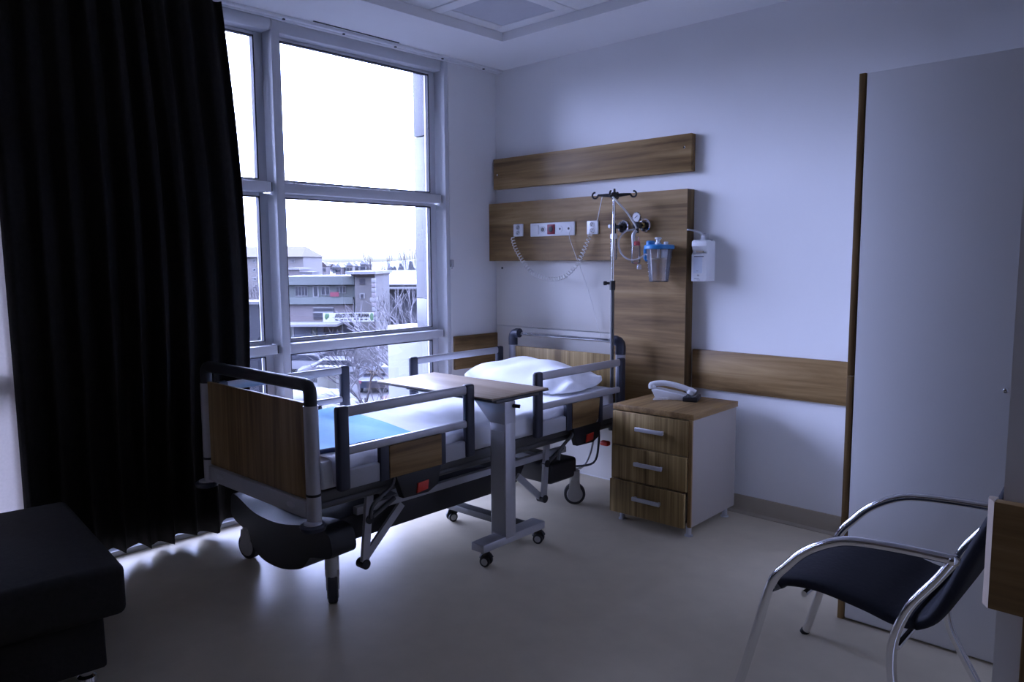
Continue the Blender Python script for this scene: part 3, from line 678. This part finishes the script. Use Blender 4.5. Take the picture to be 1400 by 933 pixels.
# ---- suction jar
sj = wall_thing('suction_jar', 'clear graduated suction jar with a blue lid on the panel', 'jar', 1.47, 1.40, -.165)
box('wall_bracket', 'plastic', sj, -.03, .03, .06, .09, .03, .08, r=.004)
box('wall_bracket', 'plastic', sj, -.012, .012, .045, .065, .04, .07)
MB().lathe([(.050, -.105), (.055, -.10), (.075, .085), (.073, .0852), (.053, -.098), (.048, -.102)], (0, 0, 0), 'Z', 32).build('jar', 'jar', sj)
m = MB()
for k in range(6):
    z = -.07+k*.024; r_ = .0555+.02*(z+.1)/.185+.0006; a0 = R(215)
    m.tube([(r_*math.cos(a0+R(q)), r_*math.sin(a0+R(q)), z) for q in range(0, 22 if k % 2 else 14, 3)], .0009, n=4)
m.build('graduation_marks', 'plastic', sj)
MB().lathe([(.082, .082), (.086, .085), (.086, .100), (.080, .106), (.03, .110), (.01, .111)], (0, 0, 0), 'Z', 36).build('lid', 'skyblue', sj)
MB().lathe([(.026, .104), (.026, .124), (.020, .130), (.01, .131)], (-.052, -.01, 0), 'Z', 20).build('lid_port', 'skyblue', sj)
MB().lathe([(.018, .106), (.018, .118), (.012, .122), (.012, .136), (.02, .139), (.02, .146), (.014, .150)], (.005, -.02, 0), 'Z', 20).build('suction_port', 'plastic', sj)
MB().lathe([(.012, .106), (.013, .12), (.008, .123)], (.05, -.01, 0), 'Z', 16).build('cap', 'plastic', sj)
MB().tube([(-.082, -.02, .085), (-.083, -.02, .03), (-.07, -.02, .018)], .009, n=10).build('lid_tether', 'skyblue', sj)
MB().tube([(.0, -.01, .10), (.0, -.01, .025)], .007, n=10).build('dip_tube', 'cord', sj)
MB().lathe([(.052, .024), (.052, .03), (.045, .031)], (0, 0, 0), 'Z', 24).build('float_disc', plain('cream_float', (.62, .52, .38), .5), sj)
tag(MB().tube(cat([(1.41, -.21, 1.455), (1.36, -.225, 1.425), (1.30, -.235, 1.428), (1.25, -.235, 1.47), (1.235, -.23, 1.535), (1.255, -.20, 1.585), (1.285, -.15, 1.60)], 9), .0055, n=8).build('suction_tube', 'tubeclear'), 'clear looped tube between suction regulator and jar', 'tube')
# ---- soap dispenser
sd = wall_thing('soap_dispenser', 'white elbow lever disinfectant dispenser on the wall', 'dispenser', 1.6865, 1.30, -.001)
m = MB(); m.prism([(-.098, 0), (0, 0), (0, .226), (-.085, .231), (-.10, .222), (-.10, .196), (-.078, .17), (-.078, .158), (-.098, .15)], 'X', -.048, .048, r=.006); m.build('housing', 'plastic', sd)
box('nozzle', 'beige', sd, -.02, .02, -.094, -.08, .160, .170)
box('label_bar', 'navy', sd, -.030, .030, -.0992, -.097, .136, .1405)
box('front_label', plain('pale_blue_label', (.66, .71, .80), .5, var=.02), sd, -.033, .022, -.0988, -.097, .045, .134)
m = MB()
for x, z, w_, h_ in ((-.008, .056, .012, .004), (-.002, .028, .014, .010), (-.012, .014, .030, .004), (.0, .006, .02, .003)): m.box(x-w_/2, x+w_/2, -.0995, -.0975, z, z+h_)
m.build('printed_marks', 'grey', sd, smooth=False)
m = MB(); m.box(-.012, .020, -.06, -.02, .226, .268, r=.004); m.box(.02, .05, -.05, -.03, .224, .235, r=.003)
m.tube(cat([(.004, -.045, .25), (-.01, -.075, .272), (-.03, -.11, .283), (-.05, -.14, .288)], 4), 0, prof=[(-.008, -.004), (.008, -.004), (.008, .004), (-.008, .004)])
m.build('lever', 'grey', sd)

# ================================================================== DRIP POLE
iv = thing('drip_pole', 'chrome drip pole with black hooks standing at the bed head', 'pole', (1.197, -.237, 0))
MB().tube([(0, 0, .44), (0, 0, 1.30)], .011, n=14).build('lower_pole', 'dgrey', iv)
MB().tube([(0, 0, 1.28), (.006, 0, 1.79)], .008, n=12).build('upper_pole', 'chrome', iv)
m = MB(); m.tube([(0, 0, 1.245), (0, 0, 1.30)], .017, n=14); m.tube([(0, 0, 1.285), (-.035, -.012, 1.285)], .008, n=10); m.tube([(-.035, -.012, 1.285), (-.05, -.017, 1.285)], .013, n=10); m.build('clamp', 'black', iv)
m = MB(); m.lathe([(.012, -.02), (.022, -.01), (.024, .012), (.012, .02)], (.006, 0, 1.795), 'Z', 16)
m.tube([(.006, 0, 1.79), (.012, -.005, 1.835)], [.009, .006], n=8)
hx = Vector((math.cos(R(18)), math.sin(R(18)), 0)); hy = Vector((-hx.y, hx.x, 0))
for ax, ln in ((hx, .10), (-hx, .10), (hy, .045), (-hy, .045)):
    base = Vector((.006, 0, 1.795)); e_ = base+ax*ln
    m.tube([base, base+ax*ln*.5+Vector((0, 0, .004)), e_+Vector((0, 0, .006))], [.012, .010, .006], n=8)
    hk = [e_+ax*(.017-.017*math.cos(q))+Vector((0, 0, .006-.017*math.sin(q))) for q in [R(k) for k in range(0, 300, 25)]]
    m.tube(hk, .0055, n=7)
m.build('hooks', 'black', iv)
MB().tube([(0, 0, .40), (0, 0, .46)], .018, n=14).build('socket', 'dgrey', iv)
tag(MB().tube(cat([(1.19, -.255, 1.805), (1.222, -.25, 1.77), (1.26, -.19, 1.70), (1.29, -.145, 1.625), (1.295, -.14, 1.605)], 8), .006, n=8).build('white_hose', 'cord'), 'white hose draped from the drip pole to the suction regulator', 'hose')
tag(MB().tube(cat([(1.12, -.24, 1.795), (1.06, -.18, 1.745), (.99, -.11, 1.68), (.966, -.093, 1.662)], 6), .0028, n=6).build('thin_cord', 'cord'), 'thin cord from the drip pole hook to the right wall socket', 'cord')

# ================================================================== ARMCHAIR
ch = thing('armchair', 'black armchair with chrome tube frame in front of the wardrobe', 'chair', (3.1, -1.42, 0))
fr = [(2.765, 0), (2.79, .08), (2.835, .25), (2.876, .41), (2.928, .485), (2.985, .545), (3.062, .592), (3.133, .612), (3.255, .622), (3.372, .625)]
re = [(3.375, .622), (3.335, .555), (3.275, .465), (3.242, .375), (3.234, .29), (3.247, .2), (3.29, .11), (3.355, 0)]
for y in (-.28, .28):
    a_ = MB().tube(cat([(x-3.1, y, z) for x, z in fr], 5), .0145, n=14).build('arm_tube', 'chrome', ch)
    MB().ball((3.374-3.1, y, .623), .017).build('joint', 'chrome', a_)
    b_ = MB().tube(cat([(x-3.1, y, z) for x, z in re], 6), .0135, n=14).build('rear_leg', 'chrome', ch)
    MB().tube([(2.762-3.1, y, .0), (2.768-3.1, y, .012)], .0165, n=14).build('foot_cap', 'black', a_)
    MB().tube([(3.357-3.1, y, .0), (3.350-3.1, y, .012)], .0165, n=14).build('foot_cap', 'black', b_)
    MB().tube([(2.876-3.1, y, .395), (2.876-3.1, y*.8, .385)], .012, n=10).build('seat_bolt', 'dgrey', a_)
MB().tube([(2.96-3.1, -.23, .385), (2.96-3.1, .23, .385)], .010, n=10).build('cross_tube', 'chrome', ch)
MB().tube([(3.245-3.1, -.28, .335), (3.245-3.1, .28, .335)], .010, n=10).build('cross_tube', 'chrome', ch)
def cushion(prof, th, yw, name):
    cl_ = cat([(x-3.1, 0, z) for x, z in prof], 6); n = len(cl_)
    def fn(u, v):
        i = min(n-1, int(round(u*(n-1)))); t = (cl_[min(i+1, n-1)]-cl_[max(i-1, 0)]).normalized(); nn = Vector((-t.z, 0, t.x))
        a_ = v*2*math.pi; cu, su = math.cos(a_), math.sin(a_); pw = lambda q, e: math.copysign(abs(q)**e, q)
        tap = 1 if 0 < i < n-1 else .55
        return cl_[i]+nn*(th*.5*pw(su, .6)*tap)+Vector((0, yw*pw(cu, .25)*(1 if 0 < i < n-1 else .97), 0))
    m = MB(); m.grid(fn, n-1, 36); bmesh.ops.remove_doubles(m.bm, verts=m.bm.verts, dist=.0003)
    bmesh.ops.holes_fill(m.bm, edges=m.bm.edges)
    return m.build(name, 'seat', ch, ang=60)
cushion([(2.868, .388), (2.90, .412), (3.0, .425), (3.13, .41), (3.22, .392), (3.275, .395)], .05, .243, 'seat')
cushion([(3.268, .385), (3.315, .42), (3.355, .50), (3.40, .62), (3.45, .74), (3.485, .83)], .042, .235, 'backrest')

# ================================================================== OTTOMAN
ot = thing('ottoman', 'charcoal upholstered stool with chrome feet at the lower left', 'stool', (.75, -3.37, 0), R(-5.5))
box('cushion', 'ott', ot, -.47, .455, -.40, .385, .245, .42, r=.028, seg=4)
MB().prism([(-.44, .06), (.40, .06), (.385, .25), (-.44, .25)], 'Y', -.37, .325, r=.012).build('base', 'ott', ot)
for x in (-.39, .345):
    for y in (-.32, .27): MB().lathe([(.030, 0), (.034, .008), (.030, .022), (.020, .03), (.020, .065)], (x, y, 0), 'Z', 20).build('foot', 'chrome', ot)

# ================================================================== OUTSIDE
GZ = -6.0
def ext(name, col, rough=.8, var=.12, scale=.6): M[name] = plain(name, tuple(c*.125 for c in col), rough, var=var, scale=scale, spec=.15)  # outdoor colours scaled below their real tone to offset the very bright sky
ext('ground_slush', (.17, .165, .17), var=.45, scale=.12); ext('green_render', (.165, .185, .175)); ext('green_band', (.21, .235, .225)); ext('pink_render', (.27, .235, .24)); ext('tower_render', (.20, .19, .19))
ext('snow', (.40, .40, .41), var=.08); ext('far_cream', (.31, .285, .27)); ext('far_roof', (.105, .072, .066)); ext('frame_white', (.42, .42, .43)); ext('dark_pane', (.05, .055, .075), .2)
ext('shop_blue', (.16, .18, .24)); ext('shop_dark', (.055, .055, .075)); ext('banner_red', (.33, .06, .10)); ext('sign_white', (.75, .76, .76)); ext('sign_black', (.03, .03, .035)); ext('sign_green', (.12, .26, .12))
ext('evergreen', (.075, .085, .10), var=.4, scale=1.2); ext('bark', (.15, .13, .14)); ext('birch', (.34, .32, .34), var=.4, scale=3); ext('hill_haze', (.24, .255, .29)); ext('annex_blue', (.055, .06, .085), .35)
ext('shed_grey', (.16, .155, .17)); ext('car_blue', (.05, .06, .09), .3); ext('car_white', (.4, .4, .42), .3); ext('hedge_wall', (.22, .215, .18)); ext('pole_pink', (.40, .36, .38))
g = struct(box('ground_outside', 'ground_slush', None, -900, -1.5, -400, 900, GZ-.5, GZ), 'slushy street level ground seen through the window')
class Site:
    def __init__(s, name, label, catg, px, d, ang=0, group=None):
        P = at(px, 357, d); s.px, s.d = px, d
        s.o = thing(name, label, catg, (P.x, P.y, GZ), YAW+ang, group)
    def u(s, px): return (px-s.px)/FPX*s.d
    def z(s, py, px=None): return at(s.px if px is None else px, py, s.d).z-GZ
    def box(s, name, mat, px0, px1, py0, py1, y0, y1, parent=None, r=0):
        return box(name, mat, parent or s.o, s.u(px0), s.u(px1), y0, y1, 0 if py1 is None else s.z(py1), s.z(py0), r=r)
    def window(s, px0, px1, py0, py1, cols, y=-.06):
        f = s.box('window', 'frame_white', px0, px1, py0, py1, y, .05)
        w_ = (px1-px0)/cols; e = .13*w_ if cols > 1 else .2*w_
        for k in range(cols): s.box('pane', 'dark_pane', px0+k*w_+e, px0+(k+1)*w_-e, py0+1.2, py1-1.2, y-.03, y+.02, parent=f)
# annex block just outside on the left
sb = Site('annex_block', 'dark blue block with a snowy ledge just outside the left pane', 'annex', 345, 9)
sb.box('wall', 'annex_blue', 230, 374, 416.5, None, 0, .35); sb.box('snowy_ledge', 'snow', 228, 374.5, 412.5, 416.5, -.05, .4)
# two storey green building
gb = Site('green_building', 'grey green two storey building across the street with a snowy canopy', 'building', 445, 52)
gb.box('wall', 'green_render', 380, 484, 381, None, 0, 6)
gb.box('parapet', 'green_band', 378, 485, 378, 389.5, -.45, 6.2); gb.box('balcony_band', 'green_band', 378, 483, 406.5, 416, -.45, .2); gb.box('lower_wall', 'pink_render', 378, 482, 417, 440, -.1, .2)
for px0, px1, py0, py1, c in ((402.5, 419.5, 391, 405.5, 4), (426.5, 434.5, 391, 406.5, 1), (438, 449.5, 391.5, 404, 2), (458.5, 472, 391, 401.5, 3)): gb.window(px0, px1, py0, py1, c)
gb.box('banner', 'banner_red', 452.5, 464.5, 399.5, 405.5, -.55, -.48)
sh_ = gb.box('shutter', 'shop_dark', 427, 455, 420, 437, -.16, 0)
gb.box('shutter_band', 'frame_white', 427, 455, 426.5, 428.5, -.2, -.1, parent=sh_); gb.box('shutter_band', 'frame_white', 427, 455, 420, 422, -.2, -.1, parent=sh_)
gb.box('canopy', 'snow', 394, 470, 440.2, 443.2, -2.6, .1)
for px0, px1, mt_ in ((398, 400, 'frame_white'), (400.5, 424, 'shop_blue'), (424.5, 431, 'green_band'), (432, 441, 'shop_blue'), (441.5, 466, 'shop_dark'), (466.2, 467.4, 'frame_white'), (467.6, 482, 'shop_dark')): gb.box('shop_panel', mt_, px0, px1, 443.4, None, -.3, 0)
tw_ = Site('stair_tower', 'grey brown stair tower with a snowy roof beside the green building', 'building', 497, 51)
tw_.box('wall', 'tower_render', 484, 512, 375, None, 0, 6); tw_.box('roof', 'snow', 474, 515, 371.2, 375, -.6, 6.5); tw_.box('roof', 'far_roof', 481, 513, 373, 377.5, -.35, 6)
tw_.box('window', 'shop_dark', 491, 498.5, 380.5, 389.5, -.05, .05); w_ = tw_.box('window', 'frame_white', 490.5, 497.5, 401.5, 408.5, -.06, .05); tw_.box('pane', 'shop_dark', 492, 496, 402.5, 407.5, -.1, 0, parent=w_)
# shop sign
sg = Site('shop_sign', 'white car wash sign board with black lettering below the green building', 'sign', 474, 48.5, R(7))
sg.box('board', 'sign_white', 440, 508.5, 428.5, 441, -.05, .05)
def words(txt, x, z, h, mat, nm, width=None):
    cu = bpy.data.curves.new(nm, 'FONT'); cu.body = txt; cu.size = h; cu.extrude = .01; cu.offset = .022
    tmp = bpy.data.objects.new(nm, cu); C.objects.link(tmp); dg = bpy.context.evaluated_depsgraph_get()
    me = bpy.data.meshes.new_from_object(tmp.evaluated_get(dg)); bpy.data.objects.remove(tmp); me.materials.clear(); me.materials.append(M[mat])
    o = bpy.data.objects.new(nm, me); C.objects.link(o); o.parent = sg.o; o.rotation_euler = (R(90), 0, 0); o.location = (x, -.07, z)
    if width: o.scale = (width/max(v.co.x for v in me.vertices),)*1+(1, 1)
    return o
words('AKSOY OTO YIKAMA', sg.u(456.5), sg.z(434.3), sg.z(428.9)-sg.z(434.3)+.05, 'sign_black', 'lettering', sg.u(503)-sg.u(456.5))
m = MB()
for px0, px1 in ((456.5, 460.5), (463, 467), (468.5, 472), (474, 478.5), (490, 494), (496, 500)): m.box(sg.u(px0), sg.u(px1), -.07, -.05, sg.z(438.7), sg.z(437))
m.build('small_print', 'sign_black', sg.o, smooth=False)
MB().ball((sg.u(485), -.05, sg.z(437.2)), .18, .03, .07).build('oval_mark', 'sign_black', sg.o)
m = MB(); m.ball((sg.u(444.5), -.05, sg.z(433)), .10, .03, .2); m.ball((sg.u(447), -.05, sg.z(432)), .07, .03, .15); m.ball((sg.u(506), -.05, sg.z(434.5)), .12, .03, .26); m.build('leaf_mark', 'sign_green', sg.o)
# banded pole
pw_ = Site('utility_pole', 'pale banded utility pole in front of the stair tower', 'pole', 510, 49.5)
for k in range(9): pw_.box('band', 'pole_pink' if k % 2 else 'snow', 507.3 if k != 4 else 505, 512.7 if k != 4 else 515, 381+k*6.6, 381+(k+1)*6.6-.7, -.12, .12, r=.02)
pw_.box('post', 'bark', 508.6, 511.4, 381, None, -.06, .06)
# apartment block with hipped roof
ab = Site('apartment_block', 'cream apartment block with a brown hipped roof in the distance', 'building', 365, 120)
ab.box('wall', 'far_cream', 290, 414.5, 350.5, None, 0, 12)
u_, z_ = ab.u, ab.z
m = MB(); V = [m.bm.verts.new(p) for p in ((u_(288), -.8, z_(351.5)), (u_(416.5), -.8, z_(351.5)), (u_(416.5), 12.8, z_(351.5)), (u_(288), 12.8, z_(351.5)), (u_(300), 6, z_(336.5)), (u_(404.5), 6, z_(336.5)))]
for f in ((0, 1, 5, 4), (1, 2, 5), (2, 3, 4, 5), (3, 0, 4), (3, 2, 1, 0)): m.bm.faces.new([V[i] for i in f])
m.build('roof', 'far_roof', ab.o, smooth=False)
for r_, py in enumerate((353.5, 365.5, 378, 390)):
    for px in (321, 334, 347.5, 360, 400.5):
        if px > 395 and r_ > 1: continue
        ab.window(px-2.3, px+2.3, py+1, py+6, 1, y=-.1)
# long shed with a snow covered roof
sd_ = Site('snowy_shed', 'long low shed under a sloping snow covered roof on the right', 'shed', 545, 62)
m = MB(); m.prism([(-.5, sd_.z(388.5)), (7, sd_.z(371)), (7, sd_.z(372.5)), (-.5, sd_.z(390))], 'X', sd_.u(512), sd_.u(600)); m.build('roof', 'snow', sd_.o, smooth=False)
sd_.box('wall', 'shed_grey', 514, 600, 389, None, 0, 7); sd_.box('snowy_ledge', 'snow', 512, 600, 392.5, 395, -1.2, 0)
for k in range(9): sd_.box('bay', 'shop_dark', 516+k*9.2, 523.6+k*9.2, 397, None, -.08, .02)
hb_ = Site('brick_shack', 'small brick shack roof left of the far town', 'house', 402, 80)
hb_.box('wall', 'pink_render', 394, 409, 369, None, 0, 4); hb_.box('roof', 'snow', 393, 410, 366.5, 369, -.3, 4.2); hb_.box('lean_to', 'shed_grey', 409, 426, 372, None, 0, 3)
# far town
rt_ = random.Random(12); ORD = ['first', 'second', 'third', 'fourth', 'fifth', 'sixth', 'seventh', 'eighth', 'ninth', 'tenth']
for row, (d, n_h, wm_) in enumerate(((400, 5, 8), (480, 6, 8.5), (580, 6, 9), (700, 7, 10), (840, 7, 11))):
    for k in range(n_h):
        px = 416+(k+.5+rt_.uniform(-.12, .12)+(row % 2)*.25)*88/n_h; W = wm_*rt_.uniform(.75, 1.0)*min(1, 88/n_h/FPX*d/wm_*.5); hh = rt_.uniform(3.6, 6.2)
        c_, cn = rt_.choice([('far_cream', 'cream'), ('pink_render', 'pinkish'), ('green_band', 'greenish'), ('shed_grey', 'grey')]); rf, rn = rt_.choice([('snow', 'snowy'), ('snow', 'snowy'), ('far_roof', 'brown')])
        hs_ = Site('town_house', '%s far house with %s roof, %s from left in the %s row of the town' % (cn, rn, ORD[k], ORD[row]), 'house', px, d+rt_.uniform(0, 20), R(rt_.uniform(-5, 5)), 'distant houses of the town')
        box('wall', c_, hs_.o, -W/2, W/2, 0, 9, 0, hh)
        m = MB(); m.prism([(-W/2-.5, hh-.1), (W/2+.5, hh-.1), (0, hh+2.0)], 'Y', -.5, 9.5); m.build('roof', rf, hs_.o, smooth=False)
        for q in (-.28, .22): box('window', 'dark_pane', hs_.o, W*q-.6, W*q+.6, -.1, .05, hh*.45, hh*.75)
# hazy hill
hl_ = thing('distant_hill', 'pale hazy hill along the horizon behind the town', 'hill', tuple(at(480, 357, 1500).xy)+(GZ,), YAW)
def hill(u, v):
    x = (u-.5)*2600; t = math.sin(math.pi*v)
    h = (24+13*math.sin(u*9+1)+8*math.sin(u*23)+4*math.sin(u*51+2))
    return (x, (v-.5)*500, -4+max(6, h)*t)
hl_o = MB().grid(hill, 90, 8).build('ridge', 'hill_haze', hl_, ang=180)
# evergreens and bare trees
def blob_tree(px, d, py0, w_, seed):
    t = Site('evergreen_tree', 'dark bushy evergreen beyond the snowy shed, %s from the left' % ORD[seed-1], 'tree', px, d, 0, 'evergreens behind the shed'); rr = random.Random(seed)
    m = MB(); zt_ = t.z(py0); W = w_/FPX*d/2
    for k in range(16):
        a_ = rr.uniform(0, 6.28); q = rr.uniform(.1, 1)
        m.ball((W*.75*q*math.cos(a_), W*.75*q*math.sin(a_), zt_*(rr.uniform(.55, .9)-.12*q)), W*rr.uniform(.28, .5), None, zt_*rr.uniform(.08, .16), u=8, v=6)
    for v in m.bm.verts: v.co += Vector((rr.uniform(-1, 1), rr.uniform(-1, 1), rr.uniform(-1, 1)))*W*.08
    m.build('crown', 'evergreen', t.o, smooth=False); MB().tube([(0, 0, 0), (0, 0, zt_*.7)], [.25, .12], n=7).build('trunk', 'bark', t.o)
for px, d, py, w_, sd0 in ((503, 96, 359.5, 14, 1), (516, 88, 365, 20, 2), (534, 99, 358.5, 17, 3), (549, 91, 358, 17, 4), (563, 99, 357, 17, 5)): blob_tree(px, d, py, w_, sd0)
def bare_tree(name, label, px, d, py0, seed, spread=.55, levels=5, trunk=.16, mat='bark', kids=3, group=None, first=.34):
    t = Site(name, label, 'tree', px, d, 0, group); rr = random.Random(seed); H = t.z(py0); m = MB(); tr = MB()
    def grow(p, dr, L, r_, lev):
        q = p+dr*L+Vector((rr.uniform(-1, 1), rr.uniform(-1, 1), 0))*L*.08
        (tr if lev == 0 else m).tube([p, (p+q)/2+Vector((rr.uniform(-1, 1), rr.uniform(-1, 1), 0))*L*.04, q], [r_, r_*.85, r_*.66], n=5 if lev < 3 else 4)
        if lev >= levels: return
        for k in range(kids):
            a_ = rr.uniform(0, 6.28); s_ = spread*rr.uniform(.5, 1.2)
            nd = (dr+Vector((math.cos(a_)*s_, math.sin(a_)*s_, rr.uniform(-.12, .25)))).normalized()
            grow(p+(q-p)*rr.uniform(.62, 1.0), nd, L*rr.uniform(.62, .82), r_*.6, lev+1)
    grow(Vector((0, 0, 0)), Vector((0, 0, 1)), H*first, trunk, 0)
    k_ = max(v.co.z for v in m.bm.verts)
    for b_ in (m, tr):
        for v in b_.bm.verts: v.co.z *= H/k_
    m.build('branches', mat, t.o); tr.build('trunk', mat, t.o)
bare_tree('bare_tree', 'tangled bare tree in front of the snowy shed', 548, 27, 389, 21, .75, 5, .11, 'birch')
bare_tree('bare_tree', 'low spreading bare tree below the sign', 494, 30, 441, 33, .9, 5, .09)
bare_tree('bare_tree', 'bare tree near the pilaster, lower right of the view', 524, 21, 470, 8, .8, 5, .09)
bare_tree('bare_tree', 'bare twiggy tree left of the white pilaster', 563, 33, 384, 40, .5, 5, .10, 'birch')
bare_tree('bare_tree', 'thin bare shrub tree in the yard between the shops', 468, 37, 447, 52, .9, 5, .07)
for k, (px, py) in enumerate(((511, 328), (526.5, 334), (551, 315), (566, 328))):
    bare_tree('poplar_tree', ['slim leftmost poplar on the skyline', 'second slim poplar, over the far evergreens', 'tallest slim poplar on the skyline', 'slim poplar close to the white pilaster'][k], px, 70+k*5, py, 60+k, .10, 4, .05, 'bark', 3, first=.42)
for k, px in enumerate((333, 341, 349, 357, 364)):
    bare_tree('bush_tree', 'bare bush before the cream apartment block, %s from the left' % ORD[k], px, 66+(k*3 % 5)*7, 384+(px % 4)*2, px, .55, 4, .1, 'bark', 3, group='bushes by the apartment block')
# parked cars, wall and snow banks in the street
def car(label, px, d, ang, mat):
    t = Site('car', label, 'car', px, d, ang)
    m = MB(); m.prism([(-2.1, .35), (-2.15, .75), (-1.6, .92), (-1.2, 1.40), (.5, 1.45), (1.2, .95), (2.0, .82), (2.1, .4)], 'X', -.85, .85, r=.07); m.build('body', mat, t.o)
    m = MB(); m.prism([(-1.5, .98), (-1.17, 1.33), (.46, 1.37), (1.05, .98)], 'X', -.87, .87); m.box(-.62, .62, -1.53, -1.2, .98, 1.3, rot=Matrix.Rotation(R(-32), 4, 'X')); m.build('windows', 'dark_pane', t.o, smooth=False)
    for x in (-.78, .78):
        for y in (-1.35, 1.3): MB().tube([(x-.1, y, .32), (x+.1, y, .32)], .32, n=14).build('wheel', 'sign_black', t.o)
        box('tail_light', 'banner_red', t.o, x-.14, x+.12, -2.17, -2.1, .62, .78)
car('dark blue car seen from behind below the bare tree', 512, 44, R(4), 'car_blue')
car('white car parked by the shops', 412, 50, R(80), 'car_white')
car('white car parked in front of the hedge wall', 450, 47, R(96), 'car_white')
t = Site('yard_wall', 'low grey green yard wall by the street', 'wall', 447, 43); t.box('wall', 'hedge_wall', 428, 462, 505, None, 0, .5); t.box('snow_cap', 'snow', 427, 463, 503.5, 505, -.1, .6)
t = Site('yard_wall', 'low pinkish yard wall behind the dark blue car', 'wall', 500, 56); t.box('wall', 'pink_render', 478, 535, 482, None, 0, .4); t.box('snow_cap', 'snow', 477, 536, 480.5, 482, -.1, .5)
for lb, px, d, a_, b_, c_ in (('white snow bank right of the parked cars', 524, 60, 1.6, .8, .9), ('snow bank along the kerb on the left', 425, 41, 2.2, .9, .5), ('small snow heap by the yard wall', 474, 38, 1.2, .7, .45)):
    t = Site('snow_bank', lb, 'snow', px, d); m = MB().ball((0, 0, 0), a_, b_, c_, 18, 10)
    for v in m.bm.verts: v.co += Vector((math.sin(v.co.y*7), math.sin(v.co.x*6), math.sin(v.co.x*5+v.co.y*4)*.8))*.06
    m.build('heap', 'snow', t.o)
